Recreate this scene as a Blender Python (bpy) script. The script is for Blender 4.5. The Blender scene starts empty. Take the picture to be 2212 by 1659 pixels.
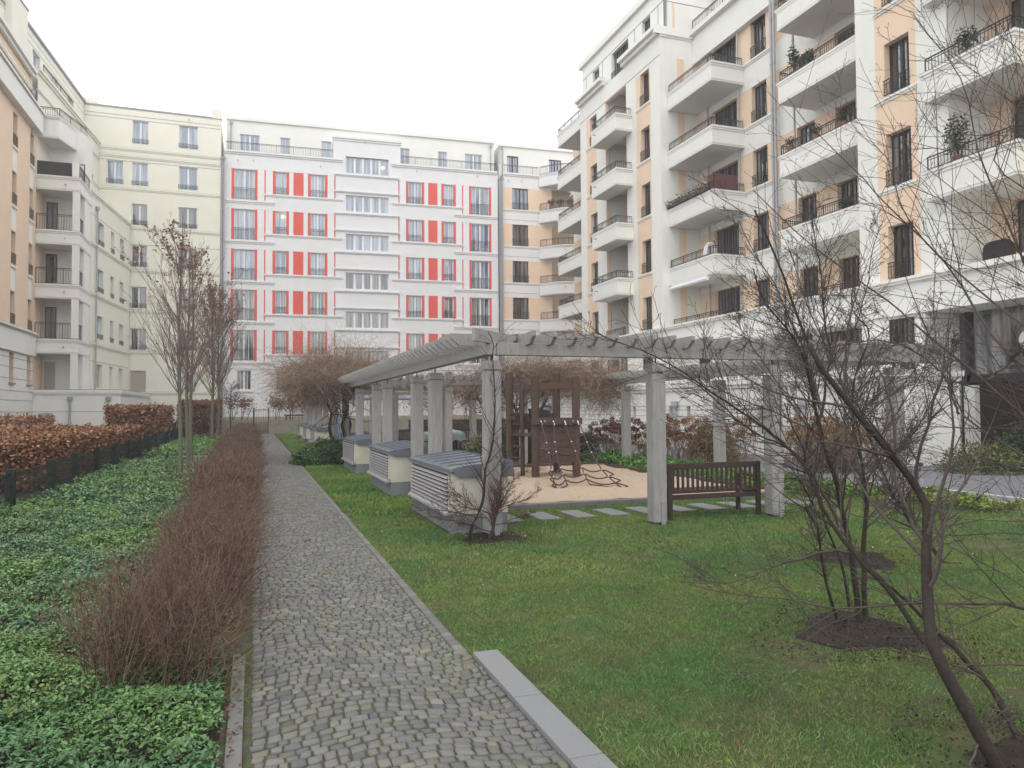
import bpy, math, random
import numpy as np
from mathutils import Matrix, Vector
random.seed(7); rng = np.random.default_rng(7)
S = bpy.context.scene
C = S.collection
# ---------------------------------------------------------------- camera
# world frame: +Y runs along the cobbled path, +X to its right, metres
PITCH, YAW, ROLL, FPX = 0.034298, 0.335583, 0.0065, 1600.0 / 2212
cam = bpy.data.cameras.new('camera'); camo = bpy.data.objects.new('camera', cam); C.objects.link(camo)
cam.sensor_width = 36.0; cam.lens = 36.0 * FPX; cam.clip_end = 600; cam.clip_start = 0.05
fw = Vector((math.sin(YAW) * math.cos(PITCH), math.cos(YAW) * math.cos(PITCH), math.sin(PITCH)))
r0 = Vector((math.cos(YAW), -math.sin(YAW), 0)); u0 = r0.cross(fw)
rt = r0 * math.cos(ROLL) - u0 * math.sin(ROLL); up = u0 * math.cos(ROLL) + r0 * math.sin(ROLL)
camo.matrix_world = Matrix(((rt.x, up.x, -fw.x, 0), (rt.y, up.y, -fw.y, 0), (rt.z, up.z, -fw.z, 1.7), (0, 0, 0, 1)))
S.camera = camo
# ---------------------------------------------------------------- light: bright overcast winter sky
w = bpy.data.worlds.new('World'); S.world = w; w.use_nodes = True
nt = w.node_tree; nt.nodes.clear()
SUN_EL, SUN_AZ = math.radians(50), math.radians(-150)
sky = nt.nodes.new('ShaderNodeTexSky'); sky.sky_type = 'NISHITA'; sky.sun_disc = False
sky.sun_elevation = SUN_EL; sky.sun_rotation = SUN_AZ; sky.dust_density = 4
mx = nt.nodes.new('ShaderNodeMix'); mx.data_type = 'RGBA'; mx.inputs[0].default_value = 0.9
mx.inputs[7].default_value = (14.3, 14.6, 15.0, 1)      # the even cloud deck that hides the blue
bg = nt.nodes.new('ShaderNodeBackground'); bg.inputs[1].default_value = 0.1
ow = nt.nodes.new('ShaderNodeOutputWorld')
nt.links.new(sky.outputs[0], mx.inputs[6]); nt.links.new(mx.outputs[2], bg.inputs[0]); nt.links.new(bg.outputs[0], ow.inputs[0])
sl = bpy.data.lights.new('sun', 'SUN'); sl.energy = 0.5; sl.angle = math.radians(40); sl.color = (1, .97, .93)
so = bpy.data.objects.new('sun', sl); C.objects.link(so)
dv = Vector((math.sin(SUN_AZ) * math.cos(SUN_EL), math.cos(SUN_AZ) * math.cos(SUN_EL), math.sin(SUN_EL)))
so.rotation_euler = dv.to_track_quat('Z', 'Y').to_euler(); so.location = (0, 0, 60)
S.view_settings.view_transform = 'Standard'; S.view_settings.look = 'None'
S.view_settings.exposure = 0.28; S.view_settings.gamma = 1.0
S.cycles.max_bounces = 5; S.cycles.diffuse_bounces = 3; S.cycles.glossy_bounces = 2; S.cycles.transparent_max_bounces = 4
# ---------------------------------------------------------------- materials
MATS = {}
def mat(name, col, rough=.8, var=.08, scale=3.0, bump=0.0, bscale=60.0, attr=False, spec=.3, streak=0.0, metal=0.0, col2=None, ior=None, stretch=None, grime=None):
    if name in MATS: return MATS[name]
    m = bpy.data.materials.new(name); m.use_nodes = True; n = m.node_tree; b = n.nodes['Principled BSDF']
    b.inputs['Roughness'].default_value = rough; b.inputs['Specular IOR Level'].default_value = spec; b.inputs['Metallic'].default_value = metal
    if ior: b.inputs['IOR'].default_value = ior
    tc = n.nodes.new('ShaderNodeTexCoord'); co = tc.outputs['Object']
    geo = n.nodes.new('ShaderNodeNewGeometry'); pos = geo.outputs['Position']
    def noise(sc, det=4, src=pos, st=None):
        t = n.nodes.new('ShaderNodeTexNoise'); t.inputs['Scale'].default_value = sc; t.inputs['Detail'].default_value = det
        if st:
            mp = n.nodes.new('ShaderNodeMapping'); mp.inputs['Scale'].default_value = st; n.links.new(src, mp.inputs[0]); n.links.new(mp.outputs[0], t.inputs[0])
        else: n.links.new(src, t.inputs[0])
        return t.outputs[0]
    def rgb(c): x = n.nodes.new('ShaderNodeRGB'); x.outputs[0].default_value = (*c, 1); return x.outputs[0]
    def mixc(f, a, c, mode='MIX'):
        x = n.nodes.new('ShaderNodeMix'); x.data_type = 'RGBA'; x.blend_type = mode
        if isinstance(f, float): x.inputs[0].default_value = f
        else: n.links.new(f, x.inputs[0])
        n.links.new(a, x.inputs[6]); n.links.new(c, x.inputs[7]); return x.outputs[2]
    def ramp(src, a, c):
        x = n.nodes.new('ShaderNodeMapRange'); x.inputs[1].default_value = a; x.inputs[2].default_value = c; n.links.new(src, x.inputs[0]); return x.outputs[0]
    if attr:
        a = n.nodes.new('ShaderNodeAttribute'); a.attribute_name = 'Col'; out = a.outputs[0]
        if col: out = mixc(1.0, out, rgb(col), 'MULTIPLY')
    else: out = rgb(col)
    if col2 is not None: out = mixc(ramp(noise(scale, 6), .42, .6), out, rgb(col2))
    if var:
        v = n.nodes.new('ShaderNodeMapRange'); v.inputs[1].default_value = .25; v.inputs[2].default_value = .75
        v.inputs[3].default_value = 1 - var; v.inputs[4].default_value = 1 + var
        n.links.new(noise(scale * 2.3, 5, pos, stretch), v.inputs[0])
        x = n.nodes.new('ShaderNodeVectorMath'); x.operation = 'SCALE'; n.links.new(out, x.inputs[0]); n.links.new(v.outputs[0], x.inputs[3]); out = x.outputs[0]
    if streak:
        sN = noise(1.0, 5, pos, (5.0, 5.0, .35)); x = ramp(sN, .55, .8)
        mm = n.nodes.new('ShaderNodeMath'); mm.operation = 'MULTIPLY'; mm.inputs[1].default_value = streak; n.links.new(x, mm.inputs[0])
        out = mixc(mm.outputs[0], out, rgb(grime or (.30, .29, .25)))
    n.links.new(out, b.inputs['Base Color'])
    if bump:
        bp = n.nodes.new('ShaderNodeBump'); bp.inputs['Strength'].default_value = bump; bp.inputs['Distance'].default_value = .02
        n.links.new(noise(bscale, 4), bp.inputs['Height']); n.links.new(bp.outputs[0], b.inputs['Normal'])
    MATS[name] = m; return m
cream = mat('cream_plaster', (.80, .775, .67), .9, .03, .5, .15, 90, streak=.10)
cream2 = mat('pale_cream_plaster', (.80, .79, .74), .9, .03, .5, .15, 90, streak=.10)
white = mat('white_plaster', (.78, .775, .77), .9, .03, .5, .15, 90, streak=.09)
offw = mat('warm_white_plaster', (.80, .79, .735), .9, .03, .4, .15, 90, streak=.10)
peach = mat('peach_plaster', (.80, .61, .45), .9, .03, .5, .15, 90, streak=.05)
red = mat('red_plaster', (.72, .12, .09), .8, .05, .7)
tan = mat('tan_plinth', (.40, .34, .25), .9, .1, 1.0)
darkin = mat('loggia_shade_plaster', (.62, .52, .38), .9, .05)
ledge = mat('grey_zinc_ledge', (.30, .30, .31), .5, .1, 4)
zinc = mat('zinc_pipe', (.38, .39, .40), .45, .12, 6, metal=.3)
wframe = mat('white_window_frame', (.80, .81, .83), .45, .02)
dframe = mat('dark_window_frame', (.035, .028, .026), .45, .1)
iron = mat('dark_iron', (.035, .033, .034), .5, .1)
shutter = mat('beige_roller_shutter', (.45, .38, .31), .6, .05, 3, stretch=(1, 1, 12))
soffit = mat('grey_soffit', (.74, .73, .68), .9, .04)
def glassmat(name, dark, light, seed=0.0, warm=0.0):
    m = bpy.data.materials.new(name); m.use_nodes = True; n = m.node_tree; b = n.nodes['Principled BSDF']
    b.inputs['Roughness'].default_value = .03; b.inputs['IOR'].default_value = 2.3
    tc = n.nodes.new('ShaderNodeTexCoord'); oi = n.nodes.new('ShaderNodeObjectInfo')
    # net curtains and a dim room behind the pane, painted sky reflection in the pale one: soft vertical folds, another for each window
    add = n.nodes.new('ShaderNodeVectorMath'); add.operation = 'ADD'; n.links.new(tc.outputs['Object'], add.inputs[0])
    rv = n.nodes.new('ShaderNodeVectorMath'); rv.operation = 'SCALE'; rv.inputs[3].default_value = 43.0; n.links.new(oi.outputs['Location'], rv.inputs[0]); n.links.new(rv.outputs[0], add.inputs[1])
    mp = n.nodes.new('ShaderNodeMapping'); mp.inputs['Scale'].default_value = (2.2, 2.2, .12); n.links.new(add.outputs[0], mp.inputs[0])
    t = n.nodes.new('ShaderNodeTexNoise'); t.inputs['Scale'].default_value = 1.6; t.inputs['Detail'].default_value = 3; n.links.new(mp.outputs[0], t.inputs[0])
    f = n.nodes.new('ShaderNodeTexNoise'); f.inputs['Scale'].default_value = 9; f.inputs['Detail'].default_value = 2; n.links.new(mp.outputs[0], f.inputs[0])
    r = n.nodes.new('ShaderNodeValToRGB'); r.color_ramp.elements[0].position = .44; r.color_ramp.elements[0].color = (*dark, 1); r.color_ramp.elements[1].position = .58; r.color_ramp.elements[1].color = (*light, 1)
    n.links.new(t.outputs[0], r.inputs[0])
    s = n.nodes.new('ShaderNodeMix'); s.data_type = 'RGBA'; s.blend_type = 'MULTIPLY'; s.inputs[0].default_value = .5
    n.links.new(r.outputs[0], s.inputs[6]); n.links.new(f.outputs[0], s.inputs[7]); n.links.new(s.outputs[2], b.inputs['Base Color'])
    MATS[name] = m; return m
gl_up = glassmat('window_glass_sky_tint', (.20, .26, .36), (.48, .55, .64))  # pale blue base colour carries the sky reflection of the upper panes
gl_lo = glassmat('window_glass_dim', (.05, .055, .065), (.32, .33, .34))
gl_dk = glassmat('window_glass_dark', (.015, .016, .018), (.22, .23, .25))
wood = mat('grey_weathered_timber', (.30, .287, .275), .85, .14, 2.0, .25, 40, streak=.25, stretch=(6, 6, 1), grime=(.2, .2, .17))
brownw = mat('dark_brown_timber', (.078, .052, .040), .75, .25, 6, .3, 50, streak=.3, grime=(.13, .12, .10))
redw = mat('red_brown_timber', (.092, .055, .042), .75, .2, 6, .3, 50)
benchw = mat('dark_bench_timber', (.055, .036, .030), .7, .2, 8, .2, 60)
bark = mat('bark', (.038, .029, .023), .9, .3, 20, .4, 80)
barkg = mat('grey_green_bark', (.13, .125, .09), .9, .3, 12, .4, 60)
twigm = mat('twig_bark', (.088, .068, .062), .9, .3, 30)
treetwig = mat('pale_brown_tree_twigs', (.175, .125, .10), .9, .25, 8)
vinem = mat('vine_strands', None, .9, .1, 9, attr=True)
leafm = mat('leaves', None, .55, .12, 7, attr=True, spec=.4)
grassm = mat('grass_blades', None, .6, .15, 1.3, attr=True, spec=.25)
dryleaf = mat('dry_leaves', None, .8, .15, 7, attr=True)
stonem = mat('granite_sett', None, .62, .16, 26, .35, 240, attr=True, spec=.4)
# ---------------------------------------------------------------- mesh helpers
class MB:
    def __init__(s): s.v = []; s.f = []; s.m = []; s.mats = []; s.o = (0, 0, 0)
    def mi(s, m):
        if m not in s.mats: s.mats.append(m)
        return s.mats.index(m)
    def face(s, pts, m):
        k = len(s.v); s.v += [tuple(p) for p in pts]; s.f.append(tuple(range(k, k + len(pts)))); s.m.append(s.mi(m))
    def hexa(s, p, m):      # p: 4 bottom then 4 top, both counter-clockwise seen from above
        k = len(s.v); s.v += [tuple(q) for q in p]; i = s.mi(m)
        for f in ((3, 2, 1, 0), (4, 5, 6, 7), (0, 1, 5, 4), (1, 2, 6, 5), (2, 3, 7, 6), (3, 0, 4, 7)):
            s.f.append(tuple(k + a for a in f)); s.m.append(i)
    def box(s, x0, x1, y0, y1, z0, z1, m):
        s.hexa([(x0, y0, z0), (x1, y0, z0), (x1, y1, z0), (x0, y1, z0), (x0, y0, z1), (x1, y0, z1), (x1, y1, z1), (x0, y1, z1)], m)
    def bar(s, a, b, w, h, m):      # rectangular bar from a to b
        a, b = Vector(a), Vector(b); d = (b - a).normalized(); q = Vector((0, 0, 1)) if abs(d.z) < .95 else Vector((0, 1, 0))
        x = d.cross(q).normalized() * w / 2; y = x.cross(d).normalized() * h / 2
        s.hexa([a - x - y, a + x - y, b + x - y, b - x - y, a - x + y, a + x + y, b + x + y, b - x + y], m)
    def tube(s, pts, r, m, n=8, cap=True):
        pts = [Vector(p) for p in pts]; rr = r if isinstance(r, (list, tuple)) else [r] * len(pts); k = len(s.v); i = s.mi(m)
        for j, p in enumerate(pts):
            d = (pts[min(j + 1, len(pts) - 1)] - pts[max(j - 1, 0)]).normalized(); q = Vector((0, 0, 1)) if abs(d.z) < .9 else Vector((1, 0, 0))
            x = d.cross(q).normalized(); y = d.cross(x)
            for a in range(n):
                t = a * 2 * math.pi / n; s.v.append(tuple(p + (x * math.cos(t) + y * math.sin(t)) * rr[j]))
        for j in range(len(pts) - 1):
            for a in range(n):
                s.f.append((k + j * n + a, k + j * n + (a + 1) % n, k + (j + 1) * n + (a + 1) % n, k + (j + 1) * n + a)); s.m.append(i)
        if cap:
            s.f.append(tuple(k + a for a in range(n - 1, -1, -1))); s.m.append(i)
            s.f.append(tuple(k + (len(pts) - 1) * n + a for a in range(n))); s.m.append(i)
    def mesh(s, name, base=(0, 0, 0)):
        me = bpy.data.meshes.new(name); me.from_pydata([(a - base[0], b - base[1], c - base[2]) for a, b, c in s.v], [], s.f)
        for m in s.mats: me.materials.append(m)
        me.polygons.foreach_set('material_index', s.m); me.update(); return me
    def build(s, name, parent=None, smooth=False, bevel=0):
        base = wpos(parent) if parent else s.o
        me = s.mesh(name, base)
        if smooth: me.polygons.foreach_set('use_smooth', [True] * len(me.polygons))
        o = bpy.data.objects.new(name, me); C.objects.link(o)
        if parent: o.parent = parent
        else: o.location = base
        if bevel:
            b = o.modifiers.new('bevel', 'BEVEL'); b.width = bevel; b.segments = 2; b.limit_method = 'ANGLE'
        return o
def wpos(o):
    p = Vector(o.location)
    while o.parent: o = o.parent; p = p + Vector(o.location)
    return tuple(p)
def tag(o, label=None, cat=None, group=None, kind=None):
    if label: o['label'] = label
    if cat: o['category'] = cat
    if group: o['group'] = group
    if kind: o['kind'] = kind
    return o
def thing(name, loc, label, cat, group=None):
    o = bpy.data.objects.new(name, None); o.empty_display_size = .2; C.objects.link(o); o.location = loc
    return tag(o, label, cat, group)
def copy_tree(o, parent=None):
    c = o.copy(); C.objects.link(c)
    if parent: c.parent = parent
    for ch in o.children: copy_tree(ch, c)
    return c
def npmesh(name, V, F, m, col=None, parent=None, smooth=False, base=None):
    V = np.asarray(V, np.float64).reshape(-1, 3); F = np.asarray(F, np.int64); k = F.shape[1]
    base = np.array(wpos(parent) if parent else (base or (0, 0, 0))); V = V - base
    me = bpy.data.meshes.new(name); me.vertices.add(len(V)); me.vertices.foreach_set('co', V.astype(np.float32).ravel())
    me.loops.add(F.size); me.loops.foreach_set('vertex_index', F.astype(np.int32).ravel())
    me.polygons.add(len(F)); me.polygons.foreach_set('loop_start', np.arange(0, F.size, k, dtype=np.int32)); me.polygons.foreach_set('loop_total', np.full(len(F), k, np.int32))
    if smooth: me.polygons.foreach_set('use_smooth', np.ones(len(F), bool))
    if col is not None:
        a = me.color_attributes.new('Col', 'FLOAT_COLOR', 'POINT'); cc = np.ones((len(V), 4), np.float32); cc[:, :3] = col; a.data.foreach_set('color', cc.ravel())
    me.materials.append(m); me.update(calc_edges=True); me.validate()
    o = bpy.data.objects.new(name, me); C.objects.link(o)
    if parent: o.parent = parent
    else: o.location = tuple(base)
    return o
def tubes_np(P, R, n=3):       # P (N,K,3) polylines, R (N,K) radii
    P = np.asarray(P, float); R = np.asarray(R, float); N, K, _ = P.shape
    T = np.gradient(P, axis=1); T /= np.linalg.norm(T, axis=2, keepdims=True) + 1e-9
    ref = np.where(np.abs(T[..., 2:3]) < .9, np.array([0, 0, 1.]), np.array([1., 0, 0]))
    X = np.cross(T, ref); X /= np.linalg.norm(X, axis=2, keepdims=True) + 1e-9; Y = np.cross(T, X)
    a = np.arange(n) * 2 * np.pi / n
    V = P[:, :, None, :] + (X[:, :, None, :] * np.cos(a)[None, None, :, None] + Y[:, :, None, :] * np.sin(a)[None, None, :, None]) * R[:, :, None, None]
    idx = np.arange(N * K * n).reshape(N, K, n); A = idx[:, :-1, :]; B = np.roll(A, -1, 2); D = idx[:, 1:, :]; E = np.roll(D, -1, 2)
    return V.reshape(-1, 3), np.stack([A, B, E, D], -1).reshape(-1, 4)
def leaves_np(Pn, size, up=.5, aspect=.55, rg=rng):      # folded two-quad leaves at points, returns V, F(quads)
    N = len(Pn); d = rg.normal(size=(N, 3)); d[:, 2] = d[:, 2] * .5; d /= np.linalg.norm(d, axis=1, keepdims=True)
    nn = rg.normal(size=(N, 3)); nn[:, 2] += up * 4; s = np.cross(d, nn); s /= np.linalg.norm(s, axis=1, keepdims=True) + 1e-9
    L = (size * (.7 + .6 * rg.random(N)))[:, None]; f = np.cross(s, d)
    a = Pn; b = Pn + d * L * .5 + s * L * aspect * .5 + f * L * .1; c = Pn + d * L; e = Pn + d * L * .5 - s * L * aspect * .5 + f * L * .1
    V = np.stack([a, b, c, e], 1).reshape(-1, 3); return V, np.arange(N * 4).reshape(N, 4)
def pal(N, cols, rg=rng, k=4, jit=.15):
    cols = np.array(cols); c = cols[rg.integers(0, len(cols), N)] * (1 + jit * rg.normal(size=(N, 1))); return np.repeat(np.clip(c, .002, 1), k, 0)
def snoise(x, y, s=1.0, ph=0.0):
    return (np.sin(x * 1.7 * s + ph) * np.cos(y * 1.3 * s + 2 * ph) + np.sin((x + y) * 2.9 * s + 1.3 + ph) * .5 + np.cos((x * .7 - y * 1.9) * 2.1 * s + ph) * .5) / 2
# ---------------------------------------------------------------- ground
def sheet(name, pts, z, m, kind='structure'):
    b = MB(); b.face([(x, y, z) for x, y in pts], m); o = b.build(name); tag(o, kind=kind); return o
soil = mat('soil', (.028, .020, .015), .95, .35, 2.2, .8, 40, col2=(.036, .027, .019))
lawnm = mat('lawn_ground', (.050, .085, .024), .95, .35, 1.6, .5, 60, col2=(.085, .08, .035))
pavem = mat('grey_paving', (.17, .17, .18), .75, .15, 8, .2, 80)
sandm = mat('sand', (.43, .33, .238), .95, .09, 4, .7, 28)
kerbm = mat('concrete_kerb', (.17, .165, .155), .85, .12, 7, .2, 120)
granm = mat('granite_slab', (.22, .22, .225), .6, .25, 90, .25, 300)
jointm = mat('joint_soil', (.07, .066, .052), .95, .35, 9, .3, 90, col2=(.065, .08, .03))
slabm = mat('stepping_slab', (.20, .20, .195), .8, .12, 9, .2, 140)
sheet('ground', [(-80, -50), (80, -50), (80, 110), (-80, 110)], 0, soil)
sheet('lawn', [(1.4, .5), (13.0, .5), (11.9, 9.0), (11.2, 12), (11.0, 22.5), (1.4, 22.5), (1.4, 22)], .004, lawnm)
sheet('lawn', [(1.5, 22.5), (3.3, 22.5), (3.3, 57), (1.5, 57)], .004, lawnm)
sheet('path_bed', [(-.16, -2), (1.42, -2), (1.42, 57.8), (-.16, 57.8)], .008, jointm)
# cobbled path: every sett a bevelled block in gently waving courses
def path():
    V = []; Fq = []; col = []; y = 1.9; cols = np.array([(.140, .137, .128), (.155, .15, .140), (.168, .162, .150), (.125, .124, .122), (.165, .150, .120), (.146, .142, .132)])
    while y < 57.6:
        d = .060 + .024 * rng.random(); x = .0 - .01 * rng.random(); off = rng.random() * .05
        while x < 1.40:
            wdt = .055 + .040 * rng.random()
            lim = 1.334 if y > 5.0 else 1.425
            if x + wdt > lim - .03: wdt = lim - x
            if wdt < .03: break
            g = .0035 + .0035 * rng.random(); cx = x + wdt / 2
            def Y(t, xx): return t + .10 * math.sin(xx * 2.3 + y * .35) + .05 * math.sin(xx * 5 + y * 1.1) + (xx) * .16
            jt = rng.normal(size=(4, 2)) * .0035; h = .0165 + .0025 * rng.normal(); til = rng.normal(size=2) * .03
            c4 = [(x + g, Y(y + g, x)), (x + wdt - g, Y(y + g, x + wdt)), (x + wdt - g, Y(y + d - g, x + wdt)), (x + g, Y(y + d - g, x))]
            c4 = [(a + jt[i][0], b + jt[i][1]) for i, (a, b) in enumerate(c4)]
            mx_, my_ = sum(a for a, b in c4) / 4, sum(b for a, b in c4) / 4; k = len(V)
            for (s_, z_) in ((1.0, .004), (1.0, h - .006), (.87, h)):
                for a, b in c4: V.append((mx_ + (a - mx_) * s_, my_ + (b - my_) * s_, z_ + ((a - mx_) * til[0] + (b - my_) * til[1]) * (z_ > .01)))
            for r_ in (0, 4):
                for i in range(4): Fq.append((k + r_ + i, k + r_ + (i + 1) % 4, k + r_ + 4 + (i + 1) % 4, k + r_ + 4 + i))
            Fq.append((k + 8, k + 9, k + 10, k + 11))
            c = cols[rng.integers(0, 6)] * (1 + .12 * rng.normal())
            ms = snoise(np.array(cx), np.array(y), .9, 2.); 
            c = c * (1 + np.clip(ms, 0, 1) * np.array([-.05, .03, -.22]))
            col += [c] * 12; x += wdt
        y += d
    # one straight course of small edging setts along the lawn
    y = 5.0
    while y < 57.5:
        d = .09 + .03 * rng.random(); k = len(V); x0, x1 = 1.335, 1.415; g = .004; h = .019
        for s_, z_ in ((0, .004), (0, h - .008), (.012, h)):
            V += [(x0 + g + s_, y + g + s_, z_), (x1 - s_, y + g + s_, z_), (x1 - s_, y + d - g - s_, z_), (x0 + g + s_, y + d - g - s_, z_)]
        for r_ in (0, 4):
            for i in range(4): Fq.append((k + r_ + i, k + r_ + (i + 1) % 4, k + r_ + 4 + (i + 1) % 4, k + r_ + 4 + i))
        Fq.append((k + 8, k + 9, k + 10, k + 11)); c = cols[rng.integers(0, 6)] * (1 + .08 * rng.normal()); col += [c] * 12; y += d
    tag(npmesh('cobbled_path', V, Fq, stonem, np.array(col)), kind='structure')
path()
b = MB()
for i in range(4): b.box(-.125, -.045, 1.5 + i * 1.0, 2.494 + i * 1.0, 0, .030, kerbm)
tag(b.build('path_kerb', bevel=.006), kind='structure')
b = MB()
for a in ((1.0, 3.28), (3.286, 4.08), (4.086, 4.93)): b.box(1.422, 1.60, a[0], a[1], 0, .045, granm)
tag(b.build('granite_edging', bevel=.006), kind='structure')
# crossing slab path on the left
b = MB()
for i in range(5): b.box(-3.5 + i * .5, -3.006 + i * .5, 28.2, 30.6, 0, .03, slabm)
tag(b.build('crossing_path'), kind='structure')
# sandbox
b = MB(); n = 34
xs = np.linspace(4.12, 9.5, n); ys = np.linspace(12.0, 19.75, n)
def sh(x, y): return .075 + .035 * snoise(np.array(x), np.array(y), 1.1) + .02 * snoise(np.array(x), np.array(y), 3.3, 1.) + .06 * math.exp(-((x - 6.7) ** 2 + (y - 16.5) ** 2) / .8)
V = [(x, y, sh(x, y)) for y in ys for x in xs]; Fq = [(j * n + i, j * n + i + 1, (j + 1) * n + i + 1, (j + 1) * n + i) for j in range(n - 1) for i in range(n - 1)]
tag(npmesh('sand', V, Fq, sandm, smooth=True), kind='structure')
sb = thing('sandbox_edging', (6.8, 11.9, 0), 'low kerb and dark timber edging round the sand area', 'sandbox edge')
b = MB()
for i in range(10): b.box(4.0 + i * .6, 4.594 + i * .6, 11.84, 12.02, 0, .085, kerbm)
b.build('kerb', sb, bevel=.008)
b = MB(); b.box(9.5, 9.62, 12.02, 19.9, 0, .13, brownw); b.box(4.0, 9.5, 19.75, 19.9, 0, .13, brownw); b.box(3.98, 4.1, 12.02, 19.75, 0, .11, brownw); b.build('timber_edge', sb)
# stepping slabs
for i in range(11):
    b = MB(); u = 3.52 + i * .605; b.o = (u, 10.55, 0); b.box(u, u + .34, 10.55, 11.3, 0, .03, slabm); o = b.build('stepping_slab', bevel=.006)
    nth = ['first', 'second', 'third', 'fourth', 'fifth', 'sixth', 'seventh', 'eighth', 'ninth', 'tenth', 'eleventh'][i]
    tag(o, 'grey paving slab in the grass, %s from the left in the row before the sandbox' % nth, 'paving slab', 'stepping slabs in a row along the sandbox')
# pavement by the right-hand building with two pale lines
rp = MB(); m2 = mat('pale_line_stone', (.5, .5, .5), .8, .1)
rp.face([(11.5, 3, 0), (25.0, 3, 0), (25.0, 17, 0), (17.0, 30, 0), (12.4, 30, 0), (12.2, 14, 0), (11.45, 9.6, 0)], pavem); rp2 = rp.build('pavement'); rp2.location.z = .010; tag(rp2, kind='structure')
for u in (12.35, 13.2):
    b = MB(); b.box(u, u + .12, 4, 11.5 if u < 13 else 13.5, 0, .022, m2); tag(b.build('pavement_line'), kind='structure')
sheet('pavement', [(9.8, 26), (16.8, 30.2), (16.8, 33), (9.8, 29)], .009, pavem)
# bare earth circles round the trunks
for (x, y, r) in ((4.35, 4.45, .72), (3.5, 2.2, .8), (6.3, 6.6, .7), (2.95, 9.35, .6), (6.9, 4.4, .5)):
    r *= .66; b = MB(); b.face([(x + r * (1 + .18 * math.sin(3 * t + x) + .1 * math.sin(7 * t)) * math.cos(t), y + r * (1 + .18 * math.sin(3 * t + x) + .1 * math.sin(7 * t)) * math.sin(t), .012) for t in [i * math.pi / 16 for i in range(32)]], soil)
    tag(b.build('earth_patch'), kind='structure')
def in_patch(x, y):
    k = np.zeros(len(x), bool)
    for (a, c, r) in ((4.35, 4.45, .50), (3.5, 2.2, .58), (6.3, 6.6, .46), (2.95, 9.35, .40), (6.9, 4.4, .3)): k |= ((x - a) ** 2 + (y - c) ** 2 < (r * (1 + .22 * np.sin(3 * np.arctan2(y - c, x - a) + a))) ** 2)
    return k
# grass blades
def grass(n, x0, x1, y0, y1, h, wd):
    x = x0 + (x1 - x0) * rng.random(n); y = y0 + (y1 - y0) * rng.random(n)
    k = ~in_patch(x, y)
    k &= ~((x < 1.62) & (y < 4.95)) & ~((x > 3.9) & (y > 11.8) & (x < 9.6) & (y < 19.9)) & ~((x > 2.5) & (x < 3.4) & ((np.abs(y - 11.2) < 1.45) | (np.abs(y - 16.0) < 1.4) | (np.abs(y - 21.4) < 1.45)))
    sl = (y > 10.53) & (y < 11.32) & (x > 3.5) & (x < 10.2) & (np.mod(x - 3.52, .605) < .34); k &= ~sl
    k &= x < 11.2 + np.clip((12 - y) * .27, 0, 1.0)
    bare = snoise(x, y, 1.1, .5) + .6 * snoise(x, y, 4.1, .2) + .5 * rng.random(n); near = np.clip((5.5 - y) / 3, 0, 1)
    k &= bare < 1.15 - .55 * near
    x, y = x[k], y[k]; n = len(x)
    hh = h * (.5 + .9 * rng.random(n)); a = rng.random(n) * 2 * np.pi; lx, ly = rng.normal(size=n) * hh * .55, rng.normal(size=n) * hh * .55
    dx, dy = np.cos(a) * wd, np.sin(a) * wd; z = np.full(n, .003)
    V = np.stack([np.stack([x - dx, y - dy, z], 1), np.stack([x + dx, y + dy, z], 1), np.stack([x + lx * .4 + dx * .7, y + ly * .4 + dy * .7, hh * .6], 1), np.stack([x + lx, y + ly, hh], 1)], 1)
    p = snoise(x, y, .8, 1.) ; g1 = np.array([.075, .170, .040]); g2 = np.array([.20, .245, .055]); g3 = np.array([.21, .19, .09])
    t = np.clip(.5 + .9 * p + .35 * rng.normal(size=n), 0, 1)[:, None]; c = g1 * (1 - t) + g2 * t
    dry = (rng.random(n) < .06 + .20 * np.clip((6 - y) / 4, 0, 1)); c[dry] = g3
    c = c * 1.12 * np.array([.94, 1.03, 1.1]) * (1 + .2 * rng.normal(size=(n, 1))); return V.reshape(-1, 3), np.arange(n * 4).reshape(n, 4), np.repeat(np.clip(c, .005, 1), 4, 0)
parts = [grass(210000, 1.42, 8, 2.2, 7, .023, .0017), grass(150000, 1.42, 12.2, 7, 12, .030, .0030), grass(60000, 1.42, 13, 2.2, 7, .024, .002), grass(70000, 1.42, 4.2, 12, 22.6, .05, .006), grass(30000, 1.5, 3.3, 22, 57, .06, .012), grass(40000, 9.6, 11.3, 11, 22, .05, .006), grass(8000, 3.9, 9.7, 19.9, 21, .05, .006)]
def join(parts):
    V, F, K = [], [], []; o = 0
    for v, f, c in parts: V.append(v); F.append(f + o); K.append(c); o += len(v)
    return np.concatenate(V), np.concatenate(F), np.concatenate(K)
v, f, c = join(parts); tag(npmesh('grass', v, f, grassm, c), 'short green lawn grass with mossy patches', 'grass', kind='stuff')
# clods, bark chips and small stones on the bare earth
q = []
for (x, y, r) in ((4.35, 4.45, .8), (3.5, 2.2, .9), (6.3, 6.6, .7), (2.95, 9.35, .6)):
    k = int(3500 * r * r); a = rng.random(k) * 2 * np.pi; rr = r * 1.05 * rng.random(k) ** .6 * (1 + .2 * np.sin(3 * a + x)); q.append(np.stack([x + rr * np.cos(a), y + rr * np.sin(a), .012 + .006 * rng.random(k)], 1))
q = np.concatenate(q); v, f = leaves_np(q, np.full(len(q), .013) * (.6 + 1.2 * rng.random(len(q))), .3, .9); tag(npmesh('soil_crumbs', v, f, dryleaf, pal(len(q), [(.035, .026, .019), (.022, .016, .012), (.05, .036, .026), (.07, .055, .04)])), 'crumbly earth and bark chips under the bare trees', 'soil', kind='stuff')
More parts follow.
